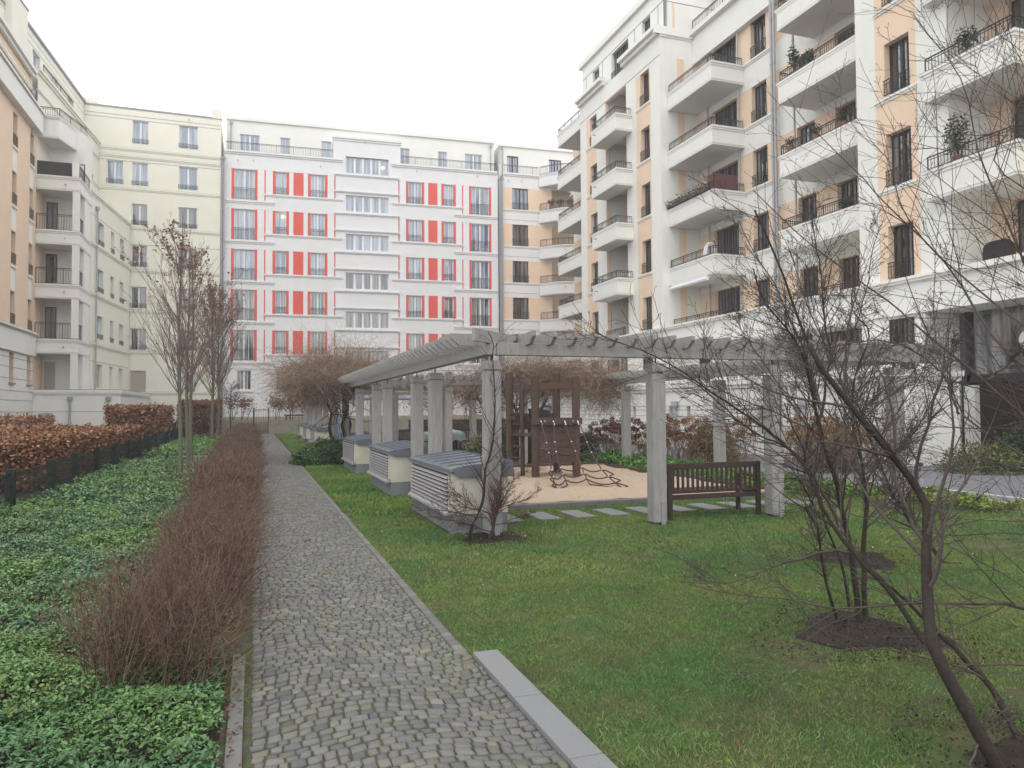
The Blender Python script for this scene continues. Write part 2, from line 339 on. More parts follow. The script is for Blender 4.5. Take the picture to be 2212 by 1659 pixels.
# weeds rosettes and daisies
q = np.stack([1.6 + 7 * rng.random(160), 6 + 4.6 * rng.random(160), np.full(160, .045)], 1); q = q[snoise(q[:, 0], q[:, 1], 1.3, 4.) > .0]; v, f = leaves_np(q, np.full(len(q), .014), 2, 1.2); tag(npmesh('daisies', v, f, wframe), 'tiny white daisies in the lawn', 'daisies', kind='stuff')

def scatter_leaves(n, x0, x1, y0, y1):
    x = x0 + (x1 - x0) * rng.random(n); y = y0 + (y1 - y0) * rng.random(n)
    return np.stack([x, y, np.full(n, .035)], 1)
P = np.concatenate([scatter_leaves(40, 1.6, 5, 3, 9.5), scatter_leaves(35, 4, 10, 7, 10.4), scatter_leaves(26, 3, 6, 2.5, 5.5), scatter_leaves(90, 1.45, 2.6, 20, 25), scatter_leaves(25, -.1, 1.4, 4, 9), scatter_leaves(60, 4.3, 9.3, 12.2, 19) + [0, 0, .05]])
V, Fq = leaves_np(P, .022 + .03 * rng.random(len(P)), .6, .7); tag(npmesh('fallen_leaves', V, Fq, dryleaf, pal(len(P), [(.14, .06, .03), (.22, .12, .07), (.08, .04, .02), (.26, .18, .11)])), 'brown fallen leaves scattered over lawn and path', 'leaves', kind='stuff')
# moss and tiny grass in the path joints
q = np.stack([1.4 * rng.random(9000), 2.5 + 16 * rng.random(9000), np.full(9000, .013)], 1); q = q[(snoise(q[:, 0], q[:, 1], 1.2, 2.) + .5 * rng.random(len(q))) > .55]; v, f = leaves_np(q, np.full(len(q), .014), .3, .5); tag(npmesh('path_moss', v, f, grassm, pal(len(q), [(.10, .15, .03), (.14, .17, .05), (.07, .10, .03)])), 'moss growing between the setts of the path', 'moss', kind='stuff')
# fallen leaves against the hedge foot
P = []
for i in range(420): P.append((-.05 - .12 * abs(rng.normal()), 3.6 + 7 * rng.random(), .03 + .03 * rng.random()))
P = np.array(P); V, Fq = leaves_np(P, np.full(len(P), .032), .8, .6); tag(npmesh('leaf_litter', V, Fq, dryleaf, pal(len(P), [(.14, .06, .03), (.2, .11, .06), (.09, .05, .03)])), 'reddish leaf litter along the kerb under the bare hedge', 'leaves', kind='stuff')
# ---------------------------------------------------------------- ground cover (periwinkle)
def cover(n, x0, x1, y0, y1, h, size, seed=0.0, cols=None, mask=None):
    x = x0 + (x1 - x0) * rng.random(n); y = y0 + (y1 - y0) * rng.random(n)
    hz = h * (.75 + .75 * snoise(x, y, 1.7, seed) + .35 * snoise(x, y, 5.5, seed)); z = np.clip(hz, .02, 1) * (1 - .55 * rng.random(n) ** 2.2) + .01 * rng.normal(size=n)
    k = z > .01
    if mask is not None: k &= mask(x, y)
    x, y, z = x[k], y[k], z[k]; n = len(x); V, F = leaves_np(np.stack([x, y, z], 1), size * (.5 + .65 * rng.random(n)), .55, .5)
    cl = np.array(cols or [(.06, .16, .07), (.075, .18, .06), (.10, .21, .10), (.05, .12, .075), (.15, .25, .07), (.13, .19, .13), (.14, .11, .05)])
    t = snoise(x, y, .9, seed + 3); c = cl[rng.integers(0, len(cl), n)]; wv = np.clip(.4 + 1.3 * t, 0, 1)[:, None]
    c = c * (1 - wv * .45) + np.array([.17, .28, .05]) * wv * .45; c = c * 1.12 * (1 + .2 * rng.normal(size=(n, 1)))
    return V, F, np.repeat(np.clip(c, .005, 1), 4, 0)
lm = lambda x, y: (x < -.15 - .65 * (y > 5.0)) | (y < 4.4)
nm = lambda x, y: (y < 4.6) & (x < -.22 - .25 * (4.2 - y).clip(0, 1))
gaps = lambda x, y: (x > -3.9 + .35 * snoise(x, y, 1.3) + .6 * np.clip((12 - y) / 4, 0, 1) * (y < 12)) & (((y < 27.9) | (y > 30.7)) | (x < -3.5))
c4 = [cover(60000, -4.2, -.15, 2.8, 4.9, .12, .034, 0, [(.04, .11, .055), (.035, .095, .06), (.055, .14, .055), (.06, .14, .08)], lambda x, y: x < -.17 + .10 * snoise(x, y, 6.0)),
      cover(16000, -1.0, -.18, 4.8, 6.6, .08, .034, 0, [(.04, .10, .05), (.05, .12, .04), (.10, .10, .04)]), cover(95000, -4.2, -.85, 4.7, 8, .17, .034), cover(90000, -4.6, -.8, 8, 14, .18, .045, 0, None, gaps), cover(60000, -4, -.8, 14, 27.5, .18, .075, 0, None, gaps), cover(22000, -3.9, -.9, 30, 50, .2, .12, 1, [(.08, .19, .06), (.16, .26, .05), (.07, .15, .07)], gaps)]
v, f, c = join(c4); tag(npmesh('ground_cover', v, f, leafm, c), 'dense low green evergreen ground cover left of the bare hedge', 'ground cover', kind='stuff')
c5 = [cover(14000, 9.75, 11.6, 16.5, 22.5, .28, .09, 2, [(.06, .16, .04), (.09, .21, .05), (.05, .13, .04)]), cover(9000, 9.7, 11.4, 11, 16.5, .22, .08, 1, [(.11, .2, .03), (.08, .17, .04)]), cover(7000, 10.8, 12.3, 8.6, 12.5, .14, .07, 4, [(.17, .19, .03), (.11, .15, .03)])]
v, f, c = join(c5); tag(npmesh('ground_cover', v, f, leafm, c), 'bright green low planting between the sandbox and the white wall', 'ground cover', kind='stuff')
# ---------------------------------------------------------------- facades
lightfl = mat('pale_sheet_flashing', (.60, .61, .63), .5, .05)
class Fac:      # vertical plane seen from its right side: s to the right as seen from outside, off towards the viewer
    def __init__(s, o, e): s.o = Vector((o[0], o[1])); s.d = (Vector((e[0], e[1])) - s.o).normalized(); s.n = Vector((s.d.y, -s.d.x)); s.rz = math.atan2(s.d.y, s.d.x)
    def P(s, a, off, z): p = s.o + s.d * a + s.n * off; return (p.x, p.y, z)
    def box(s, b, s0, s1, o0, o1, z0, z1, m):
        b.hexa([s.P(s0, o1, z0), s.P(s1, o1, z0), s.P(s1, o0, z0), s.P(s0, o0, z0), s.P(s0, o1, z1), s.P(s1, o1, z1), s.P(s1, o0, z1), s.P(s0, o0, z1)], m)
    def wall(s, b, s0, s1, z0, z1, holes, m, off=0.0, reveal=.2, regions=()):
        xs = {s0, s1}; zs = {z0, z1}
        for h in list(holes) + [r[:4] for r in regions]:
            xs |= {min(max(h[0], s0), s1), min(max(h[1], s0), s1)}; zs |= {min(max(h[2], z0), z1), min(max(h[3], z0), z1)}
        xs = sorted(xs); zs = sorted(zs)
        for i in range(len(xs) - 1):
            if xs[i + 1] - xs[i] < 1e-4: continue
            a, c = xs[i], xs[i + 1]; xm = (a + c) / 2; run = None
            for j in range(len(zs)):
                mm = None
                if j < len(zs) - 1:
                    zm = (zs[j] + zs[j + 1]) / 2
                    if not any(h[0] < xm < h[1] and h[2] < zm < h[3] for h in holes):
                        mm = m
                        for r in regions:
                            if r[0] < xm < r[1] and r[2] < zm < r[3]: mm = r[4]
                if run and (mm is not run[1]):
                    b.face([s.P(a, off, run[0]), s.P(c, off, run[0]), s.P(c, off, zs[j]), s.P(a, off, zs[j])], run[1]); run = None
                if mm is not None and run is None: run = (zs[j], mm)
        for h in holes:
            a, c, e, g = h[:4]; hm = h[4] if len(h) > 4 else m; i = off - reveal
            b.face([s.P(a, off, e), s.P(c, off, e), s.P(c, i, e), s.P(a, i, e)], hm); b.face([s.P(a, i, g), s.P(c, i, g), s.P(c, off, g), s.P(a, off, g)], hm)
            b.face([s.P(a, off, g), s.P(a, off, e), s.P(a, i, e), s.P(a, i, g)], hm); b.face([s.P(c, off, e), s.P(c, off, g), s.P(c, i, g), s.P(c, i, e)], hm)
    def cornice(s, b, s0, s1, z, m, h=.16, p=.12, off=0.0):      # two stepped mouldings, top edge at z
        s.box(b, s0, s1, off - .02, off + p, z - h * .5, z, m); s.box(b, s0 + .02, s1 - .02, off - .02, off + p * .5, z - h, z - h * .5 - .001, m)
        s.box(b, s0 + .01, s1 - .01, off - .01, off + p - .02, z, z + .025, lightfl if m in (white, offw) else ledge)
WC = {}
def window(parent, f, s0, s1, z0, z1, style, off=0.0, rail=None, glass=None, reveal=.2, label=None):
    W, H = round(s1 - s0, 2), round(z1 - z0, 2); glass = glass or gl_lo
    fm, cases, muntin = {'w1': (wframe, 1, 1), 'w2': (wframe, 2, 1), 'w2p': (wframe, 2, 0), 'd1': (dframe, 1, 1), 'd2': (dframe, 2, 1), 'd3': (dframe, 3, 1), 'd4': (dframe, 4, 1), 'st': (wframe, 5, 0), 'shut': (wframe, 0, 0)}[style]
    key = (W, H, style, rail, glass.name)
    if key not in WC:
        b = MB(); t = .055; d = .07
        if style == 'shut':
            b.box(0, W, 0, .03, 0, H, wframe)
        else:
            b.box(0, t, 0, d, 0, H, fm); b.box(W - t, W, 0, d, 0, H, fm); b.box(t, W - t, 0, d, 0, t, fm); b.box(t, W - t, 0, d, H - t, H, fm)
            cw = (W - 2 * t) / cases; tk = .06 if style != 'st' else .085
            for i in range(1, cases): b.box(t + cw * i - tk, t + cw * i + tk, -.01, d, t, H - t, fm)
            if muntin:
                for i in range(cases): b.box(t + cw * (i + .5) - .018, t + cw * (i + .5) + .018, .0, d - .02, t, H - t, fm)
        g = MB(); g.face([(t, .04, t), (W - t, .04, t), (W - t, .04, H - t), (t, .04, H - t)], glass)
        if style == 'shut':
            g = MB()
            for i in range(int(H / .06)): g.box(0.02, W - .02, -.035, -.001, i * .06, i * .06 + .052, shutter)
        r = None
        if rail:
            r = MB(); y = -reveal - .03
            r.box(-.03, W + .03, y - .015, y + .015, rail - .03, rail, iron); r.box(-.03, W + .03, y - .012, y + .012, .07, .095, iron); r.box(-.03, W + .03, y - .012, y + .012, rail - .16, rail - .14, iron)
            k = max(3, int(W / .11))
            for i in range(k + 1): x = W * i / k; r.box(x - .008, x + .008, y - .008, y + .008, .07, rail, iron)
            for x in (-.03, W + .01): r.box(x, x + .02, y, -reveal + .02, .3, .33, iron)
        WC[key] = (b.mesh('window'), g.mesh('pane'), r.mesh('railing') if r else None)
    mb, mg, mr = WC[key]; p = f.P(s0, off - reveal, z0); bp = wpos(parent)
    o = bpy.data.objects.new('window', mb); C.objects.link(o); o.parent = parent; o.location = (p[0] - bp[0], p[1] - bp[1], p[2] - bp[2]); o.rotation_euler = (0, 0, f.rz)
    if label: o['label'] = label
    q = bpy.data.objects.new('roller_shutter' if style == 'shut' else 'pane', mg); C.objects.link(q); q.parent = o
    if mr: q = bpy.data.objects.new('railing', mr); C.objects.link(q); q.parent = o
    return o
def railing_mb(pts, z0, h, sp=.12, m=iron, style=0):
    b = MB()
    for (x0, y0), (x1, y1) in zip(pts[:-1], pts[1:]):
        L = math.hypot(x1 - x0, y1 - y0); k = max(1, int(L / sp))
        b.bar((x0, y0, z0 + h), (x1, y1, z0 + h), .04, .035, m); b.bar((x0, y0, z0 + .06), (x1, y1, z0 + .06), .02, .02, m); b.bar((x0, y0, z0 + h - .09), (x1, y1, z0 + h - .09), .02, .02, m)
        for i in range(k + 1):
            t = i / k; x, y = x0 + (x1 - x0) * t, y0 + (y1 - y0) * t; r = .016 if i % 10 == 0 else .007
            b.box(x - r, x + r, y - r, y + r, z0, z0 + h, m)
    return b
def balcony(parent, pts, z, h, m=offw, rail=.42, soff=soffit, back=None, name='balcony', inward=.1, label=None):
    # pts: outline corners (x, y) of the outer face from wall to wall; solid upstand top at z, underside z-h
    b = MB(); poly = list(pts) + (back or [])
    cx = sum(p[0] for p in poly) / len(poly); cy = sum(p[1] for p in poly) / len(poly)
    def grow(p, k):
        d = Vector((p[0] - cx, p[1] - cy)); L = d.length; return (p[0] + d.x / L * k, p[1] + d.y / L * k)
    def prism(z0, z1, k, mm):
        q = [grow(p, k) for p in poly]; n = len(q); ar = sum(q[i][0] * q[(i + 1) % n][1] - q[(i + 1) % n][0] * q[i][1] for i in range(n))
        if ar < 0: q = q[::-1]
        b.face([(x, y, z0) for x, y in q][::-1], soff if mm is m else mm); b.face([(x, y, z1) for x, y in q], mm)
        for i in range(n): a, c = q[i], q[(i + 1) % n]; b.face([(a[0], a[1], z0), (c[0], c[1], z0), (c[0], c[1], z1), (a[0], a[1], z1)], mm)
    prism(z - h, z - .20, 0, m); prism(z - h + .08, z - h + .14, .035, m); prism(z - .20 + .001, z - .10, .05, m); prism(z - .10 + .001, z - .02, .11, m); prism(z - .019, z + .006, .10, ledge)
    o = b.build(name, parent)
    if label: o['label'] = label
    if rail:
        q = [grow(p, -inward) for p in pts]; r = railing_mb(q, z, rail); r = r.build('railing', o)
    return o
def pipe(name, x, y, z0, z1, parent=None, r=.06, head=True, label=None):
    b = MB(); b.o = (x, y, z0); b.tube([(x, y, z0), (x, y, z1 - .35)], r, zinc, 10)
    for k in range(int((z1 - z0) / 2.2)): b.tube([(x, y, z0 + 1 + k * 2.2), (x, y, z0 + 1.06 + k * 2.2)], r + .018, zinc, 10)
    if head: b.tube([(x, y, z1 - .36), (x, y, z1 - .2), (x, y, z1)], [r, r * 2.4, r * 2.6], zinc, 4)
    return b.build(name, parent)
def spouts(parent, f, lst, off=0.0):
    for s, z in lst:
        b = MB(); b.tube([f.P(s, off, z), f.P(s, off + .22, z - .02)], .035, zinc, 8); b.build('rain_spout', parent)
# ================================================================ A: white building with red panels
BK = Fac((-2.3, 62.5), (20.1, 61.05)); A = thing('striped_apartment_building', BK.P(11.2, 0, 0), 'white apartment block with red panels and red striped window surrounds closing the far end', 'building')
T = [21.05 - 3.23 * k for k in range(5)]; L = 22.45; MIR = lambda a, c: (22.37 - c, 22.37 - a)
holes = []; wins = []; regs = []
def both(a, c): return [(a, c), MIR(a, c)]
for k, t in enumerate(T):
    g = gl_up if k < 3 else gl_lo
    for a, c in both(.74, 2.30): holes.append((a, c, t - 2.45, t)); wins.append((a, c, t - 2.45, t, 'w2', .95, g))
    for a, c in both(3.90, 4.72): holes.append((a, c, t - 1.85, t)); wins.append((a, c, t - 1.85, t, 'w1', .55, g))
    for a, c in both(6.63, 7.75): holes.append((a, c, t - 1.85, t)); wins.append((a, c, t - 1.85, t, 'w2', .55, g))
    for p, q, h in ((.53, .74, 2.5), (2.30, 2.51, 2.5), (3.67, 3.90, 1.95), (4.72, 4.94, 1.95), (5.27, 6.07, 1.95), (6.40, 6.63, 1.95), (7.75, 7.97, 1.95), (3.03, 3.13, 2.6), (8.50, 8.61, 2.0)):
        for a, c in both(p, q): regs.append((a, c, t - h, t + .03, red))
for k in range(6):
    z = 21.42 - 3.23 * k
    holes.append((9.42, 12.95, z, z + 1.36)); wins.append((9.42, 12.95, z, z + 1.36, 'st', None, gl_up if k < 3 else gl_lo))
for p, q, h in ((1.0, 2.1, 1.55), (3.97, 4.72, 1.55)):
    for a, c in both(p, q): holes.append((a, c, 3.38, 3.38 + h)); wins.append((a, c, 3.38, 3.38 + h, 'w2' if q - p > 1 else 'w1', None, gl_dk))
b = MB(); BK.wall(b, 0, L, 1.25, 22.3, holes, white, 0, .16, regs); BK.wall(b, 0, L, 0, 1.25, [], tan, .04); b.face([BK.P(0, .04, 1.25), BK.P(L, .04, 1.25), BK.P(L, 0, 1.25), BK.P(0, 0, 1.25)], tan)
BK.box(b, 0, L, -12, -.21, .5, 22.25, white)
for k, t in enumerate(T):
    for a, c in both(-.0, 3.84): BK.cornice(b, a, c, t - 2.5, white, .24, .11)
    for a, c in both(3.05, 9.17): BK.cornice(b, a, c, t - 1.90, white, .17, .10)
    BK.cornice(b, 8.5, 13.87, t + .22, white, .15, .14); BK.cornice(b, 8.5, 13.87, t - 1.18, white, .15, .14)
    for a, c in both(0, 8.45): BK.box(b, a, c, .002, .012, t + .05, t + .08, offw)
for a, c in both(0, 9.17): BK.cornice(b, a, c, 22.5, white, .26, .16)
for a, c in both(8.45, 9.17): BK.box(b, a, c, -1.2, .04, 22.53, 22.95, white)
for a, c in both(3.75, 4.95): BK.cornice(b, a, c, 3.30, white, .14, .10)
for a, c in both(.8, 2.3): BK.cornice(b, a, c, 3.30, white, .14, .10)
BK.box(b, 0, L, .002, .012, 5.02, 5.06, ledge)
b.build('wall', A)
b = MB(); hp = []
for p, q in ((1.04, 2.58), (4.2, 4.99), (7.48, 8.31)):
    for i, (a, c) in enumerate(both(p, q)): hp.append((a, c, 22.55, 24.35)); wins.append((a, c, 22.55, 24.35, 'w2' if q - p > 1 else 'w1', None, gl_up, -1.3))
BK.wall(b, 0, L, 22.5, 25.55, hp, offw, -1.3, .12); BK.box(b, 0, L, -11, -1.6, 22.5, 25.5, white); BK.box(b, -.05, L, -11.2, -1.15, 25.45, 25.72, offw)
BK.box(b, 0, L, -1.3, -.23, 22.27, 22.34, ledge); b.build('penthouse', A)
b = MB(); BK.wall(b, 8.42, 13.95, 22.3, 24.3, [(9.42, 12.95, 21.42, 22.78)], white, .01, .16); BK.box(b, 8.42, 13.95, -1.3, -.17, 22.85, 24.28, white)
for q in (8.42, 13.95): b.face([BK.P(q, .01, 22.3), BK.P(q, -1.3, 22.3), BK.P(q, -1.3, 24.3), BK.P(q, .01, 24.3)][::(1 if q > 9 else -1)], white)
BK.cornice(b, 8.33, 14.04, 24.4, white, .32, .16); b.build('stair_tower', A)
for a, c in both(.02, 8.42): railing_mb([BK.P(a, -.12, 0)[:2], BK.P(c, -.12, 0)[:2]], 22.53, .72, .13).build('railing', A)
for wv in wins: window(A, BK, *wv[:5], off=wv[7] if len(wv) > 7 else 0, rail=wv[5], glass=wv[6], reveal=.16 if len(wv) < 8 else .12)
for s_ in (.35, 22.1): p = BK.P(s_, -1.15, 0); pipe('downpipe', p[0], p[1], 22.4, 25.3, A, .05)
for s_ in (-.12, .02): p = BK.P(s_, .42, 0); pipe('downpipe', p[0], p[1], 1.0, 21.8, A, .055)
for s_ in (22.55, 22.8, 22.68): p = BK.P(s_, .2 + .05 * (s_ > 22.7), 0); pipe('downpipe', p[0], p[1], 1.0, 22.0, A, .05, s_ != 22.68)
b = MB(); p0 = BK.P(22.62, .1, 23.2); b.tube([p0, BK.P(22.62, .1, 24.6), BK.P(22.7, .1, 24.75), BK.P(22.82, .1, 24.75), BK.P(22.9, .1, 24.6), BK.P(22.9, .1, 22.6)], .04, zinc, 8); b.build('vent_pipe', A)
b = MB()
for s_ in (9.8, 12.6): b.tube([BK.P(s_, -3, 25.6), BK.P(s_, -3, 26.6)], .04, wframe, 6)
b.tube([BK.P(9.7, -3, 26.55), BK.P(12.7, -3, 26.55)], .06, wframe, 6); b.build('roof_rail', A)
lampm = mat('lit_lamp', (1, .8, .5)); lampm.node_tree.nodes['Principled BSDF'].inputs['Emission Color'].default_value = (1, .72, .35, 1); lampm.node_tree.nodes['Principled BSDF'].inputs['Emission Strength'].default_value = 6
for (s_, z_) in ((12.5, 22.1), (4.45, 17.45)):
    b = MB(); p = BK.P(s_, -.10, z_); b.tube([(p[0], p[1], z_ - .08), (p[0], p[1], z_), (p[0], p[1], z_ + .08)], [.04, .1, .05], lampm, 8); o = b.build('ceiling_lamp', A); o['label'] = 'small warm lamp lit behind a window pane'
spouts(A, BK, [(1.0, 21.75), (2.2, 21.8), (7.4, 21.8), (15.3, 22.0), (20.6, 22.0), (11.0, 24.1)])
# ================================================================ B: cream building left of it
YB = Fac((-13.5, 62.2), (-2.5, 62.2)); B = thing('cream_apartment_building', YB.P(5, 0, 0), 'plain cream apartment block with paired white windows, left of the red striped one', 'building')
us = lambda u: u + 13.5
holes = []; wins = []
for k, t in enumerate((23.95, 20.72, 17.55, 14.35, 11.2, 8.02, 4.82)):
    for a, c in ((-8.83, -7.75), (-5.58, -4.25)):
        hh = 1.78 if k < 2 else 1.65; holes.append((us(a), us(c), t - hh, t)); wins.append((us(a), us(c), t - hh, t, 'shut' if k == 6 and a < -8 else 'w2p', None if k == 6 else .36, gl_up if k < 2 else gl_dk))
    if k == 1: holes.append((us(-10.56), us(-9.45), t - 1.78, t)); wins.append((us(-10.56), us(-9.45), t - 1.78, t, 'w2p', .36, gl_up))
b = MB(); YB.wall(b, 0, 10.95, 0, 24.8, holes, cream, 0, .14); YB.box(b, 0, 10.95, -10, -.19, .5, 24.75, cream)
for z in (21.75, 21.2, 18.72, 15.75, 12.5, 9.42, 6.28, 3.2): YB.cornice(b, 0, 10.93, z, cream, .2, .09)
for z in (24.25, 23.98, 20.75, 14.4): YB.box(b, 0, 10.9, .001, .012, z, z + .035, ledge)
YB.box(b, 0, 10.9, -.3, .05, 24.78, 24.9, ledge); YB.box(b, 10.3, 11.0, -.6, .06, 24.8, 25.45, cream); YB.box(b, -.5, 2.2, -3, .03, 24.8, 25.3, cream); b.build('wall', B)
for wv in wins: window(B, YB, *wv[:5], rail=wv[5], glass=wv[6], reveal=.14)
spouts(B, YB, [(us(-4.9), 24.45)])
# ================================================================ C: left wing with the corner balconies
WG = Fac((-9.9, 53.3), (-8.9, 62.1)); Cw = thing('cream_corner_building', (-11, 52, 0), 'cream wing with stacked open corner balconies and square columns at the left', 'building')
holes = []; wins = []
for t in (14.3, 11.15, 8.05, 4.85):
    bt = t - 1.55; k4 = t < 5
    for a, c in ((1.15, 2.6), (4.15, 4.9), (6.3, 7.3)):
        holes.append((a, c, bt, t)); wins.append((a, c, bt, t, 'shut' if (k4 and a < 2) else ('w2p' if c - a > 1 else 'w1'), None if k4 else .34, gl_up))
b = MB(); WG.wall(b, 0, 8.85, 0, 15.9, holes, cream, 0, .22); WG.box(b, 0, 8.8, -2.5, -.27, .5, 15.75, cream)
for z in (15.92, 12.62, 9.40, 6.18): WG.cornice(b, -.05, 8.8, z, cream, .22, .12)
for z in (14.45, 4.98): WG.box(b, 0, 8.8, .001, .012, z, z + .03, ledge)
b.build('wall', Cw)
for wv in wins: window(Cw, WG, *wv[:5], rail=wv[5], glass=wv[6], reveal=.22)
UP = Fac((-12.3, 47.6), (-11.1, 62.2)); hs = [(7.4, 8.9), (9.75, 10.4), (11.95, 13.1)]
b = MB(); UP.wall(b, 2.2, 14.6, 15.7, 21.8, [(a, c, 18.7, 20.45) for a, c in hs], cream, 0, .25); UP.box(b, 2.2, 14.6, -6, -.3, 15.9, 21.7, cream)
b.build('upper_wall', Cw)
for a, c in hs: window(Cw, UP, a, c, 18.7, 20.45, 'w2p', rail=.34, glass=gl_dk, reveal=.25)
b = MB(); UP.cornice(b, 2.1, 14.6, 22.0, cream, .3, .18); UP.cornice(b, 2.1, 14.6, 20.75, cream, .12, .08); UP.cornice(b, 2.2, 14.6, 18.68, cream, .2, .1)
PH = Fac((-13.2, 46), (-12.1, 62.2)); PH.wall(b, 0, 16.2, 21.7, 24.9, [(5.5, 6.8, 22.1, 23.9), (9.5, 10.2, 22.1, 23.9), (12.6, 13.4, 22.1, 23.9)], cream, 0, .2); PH.box(b, 0, 16.2, -4, -.25, 21.7, 24.85, cream)
PH.box(b, -.1, 16.2, -4, .12, 24.85, 25.02, ledge); PH.box(b, 0, 16.1, .001, .012, 24.4, 24.43, ledge); PH.box(b, 0, 16.1, .001, .012, 24.0, 24.03, ledge)
PH.box(b, 1.2, 3.6, .0, .35, 21.7, 25.2, cream); PH.box(b, 1.15, 3.65, -.1, .4, 25.2, 25.3, ledge); b.build('attic', Cw)
for a, c in ((5.5, 6.8), (9.5, 10.2), (12.6, 13.4)): window(Cw, PH, a, c, 22.1, 23.9, 'w2p', glass=gl_up, reveal=.2)
railing_mb([UP.P(3.4, -.1, 0)[:2], UP.P(9, -.1, 0)[:2]], 22.0, .75, .15).build('railing', Cw)
# balcony stack: outer corner at (-9.85, 49.8)
x0, x1, y0, y1 = -12.15, -9.88, 49.8, 53.35
b = MB(); b.box(-12.6, -10.0, 51.9, 54, 0, 19, cream2)                       # rear wall of the loggias
b.box(x1 - .28, x1 - .03, 51.45, y1 - .02, 3.05, 15.0, cream2); b.box(-12.25, x0, y0 + .3, 51.9, 0, 17.9, peach)
b.build('loggia_wall', Cw)
for z in (5.17, 8.42, 11.62):
    b = MB(); b.box(x1 - .36, x1 - .02, y0 + .02, y0 + .36, z - 3.2 + .85 if z > 6 else 3.05, z + .02, cream2); b.build('column', Cw)
b = MB(); b.box(x1 - .36, x1 - .02, y0 + .02, y0 + .36, 12.47, 14.87, cream2); b.build('column', Cw)
for z in (6.02, 9.27, 12.47, 15.7):
    balcony(Cw, [(x0, y0), (x1, y0), (x1, y1)], z, .86, cream2, rail=None, back=[(x0, y1)])
    if z < 15: railing_mb([(x0 + .05, y0 + .15), (x1 - .4, y0 + .15)], z, .95, .13).build('railing', Cw); railing_mb([(x1 - .12, y0 + .4), (x1 - .12, 51.45)], z, .95, .13).build('railing', Cw)
balcony(Cw, [(-12.15, 49.9), (-11.0, 49.9), (-10.1, 53.2)], 19.3, 1.35, cream2, rail=.5, back=[(-12.15, 53.2)])
b = MB(); b.box(x0, -10.3, y0 + .1, y0 + .14, 15.7, 16.55, iron); b.box(x1 - .45, x1 - .1, y0 + .1, y0 + .4, 15.7, 16.6, cream2); b.build('balcony_screen', Cw)
railing_mb([(x1 - .12, y0 + .5), (x1 - .12, y1)], 15.7, .85, .13).build('railing', Cw)
b = MB(); b.box(-11.2, -9.9, 51.3, 51.34, 16.9, 16.95, iron); b.box(-9.95, -9.9, 51.3, 51.34, 15.7, 16.95, iron); b.box(-11.2, -11.15, 51.3, 51.34, 15.7, 16.95, iron); b.build('wind_screen', Cw)
for z in (3.05, 6.04, 9.29, 12.49):
    f = Fac((-12.3, 51.88), (-10, 51.88)); window(Cw, f, .25, .85, z + .05, z + (1.75 if z < 4 else 2.1), 'shut' if z < 4 else 'd1', off=.0, glass=gl_dk, reveal=-.05)
b = MB(); b.box(-12.5, -7.55, 49.75, 62, 0, 2.75, cream2); b.box(-12.55, -7.47, 49.67, 62, 2.75, 2.85, cream2); b.box(-12.6, -7.43, 49.62, 62, 2.85, 3.02, cream2); b.box(-12.6, -7.42, 49.61, 62, 3.021, 3.05, ledge)
b.box(-12.5, -7.54, 49.74, 49.76, 1.72, 1.75, ledge); b.box(-11.8, -11.1, 49.72, 49.76, 1.0, 1.65, shutter); b.build('terrace_base', Cw)
for x in (-10.2, -8.2): pipe('downpipe', x, 49.62, .0, 2.62, Cw, .06)
p = WG.P(.85, .12, 0); pipe('downpipe', p[0], p[1], 3.1, 15.1, Cw, .055); pipe('downpipe', -12.05, 48.6, 17.6, 20.2, Cw, .05)
for z in (5.55, 8.8, 12.0, 15.2): b = MB(); b.tube([(-10.6, y0, z), (-10.6, y0 - .2, z - .02)], .035, zinc, 8); b.build('rain_spout', Cw)
# ================================================================ D: peach wing at the far left
OR = Fac((-12.1, 34.0), (-12.1, 49.75)); D_ = thing('peach_wing', OR.P(8, 0, 0), 'peach coloured wing with white ground floor and narrow tall windows at the left picture edge', 'building')
holes = []; wins = []; regs = []; rel = lambda v: v - 34.0
cols_ = [(45.2, 45.97), (48.4, 49.15), (42.0, 42.77), (38.8, 39.57), (35.6, 36.37)]
for a, c in cols_:
    for bt in (6.35, 9.55, 12.75, 15.9): holes.append((rel(a), rel(c), bt, bt + 1.78)); wins.append((rel(a), rel(c), bt, bt + 1.78, 'd1', .6)); regs.append((rel(a), rel(c), bt - 1.35, bt - .06, cream2))
    holes.append((rel(a), rel(c), 3.3, 4.88)); wins.append((rel(a), rel(c), 3.3, 4.88, 'shut' if a > 48 else 'd1', None)); holes.append((rel(a), rel(a) + .35, .9, 1.68)); wins.append((rel(a), rel(a) + .35, .9, 1.68, 'd1', None))
b = MB(); OR.wall(b, 0, 15.7, 0, 18.0, holes, peach, 0, .28, [(0, 15.7, 0, 6.2, cream2)] + regs); OR.box(b, 0, 15.6, -10, -.35, .5, 18, peach); b.build('wall', D_)
for wv in wins: window(D_, OR, *wv[:5], rail=wv[5], glass=gl_dk, reveal=.28)
b = MB(); OR.box(b, 0, 15.65, .0, .14, 4.95, 6.1, cream2); OR.cornice(b, 0, 15.65, 6.28, cream2, .2, .28)
for z in (.7, 1.72, 2.35, 2.85, 3.5, 4.1, 4.6): OR.box(b, 0, 15.6, .001, .012, z, z + .03, ledge)
for a, c in cols_:
    for bt in (9.5, 12.7, 15.85): OR.box(b, rel(a) - .06, rel(c) + .06, .0, .08, bt - .12, bt - .02, cream2)
    OR.box(b, rel(a) - .08, rel(c) + .08, .0, .1, 3.2, 3.29, ledge)
OR.box(b, 0, 15.6, -.1, .35, 18.0, 19.1, cream2); OR.cornice(b, 0, 15.65, 19.25, cream2, .2, .45); OR.wall(b, 0, 15.7, 19.2, 22.0, [(rel(a), rel(c), 19.4, 20.4) for a, c in cols_], peach, -.35, .2)
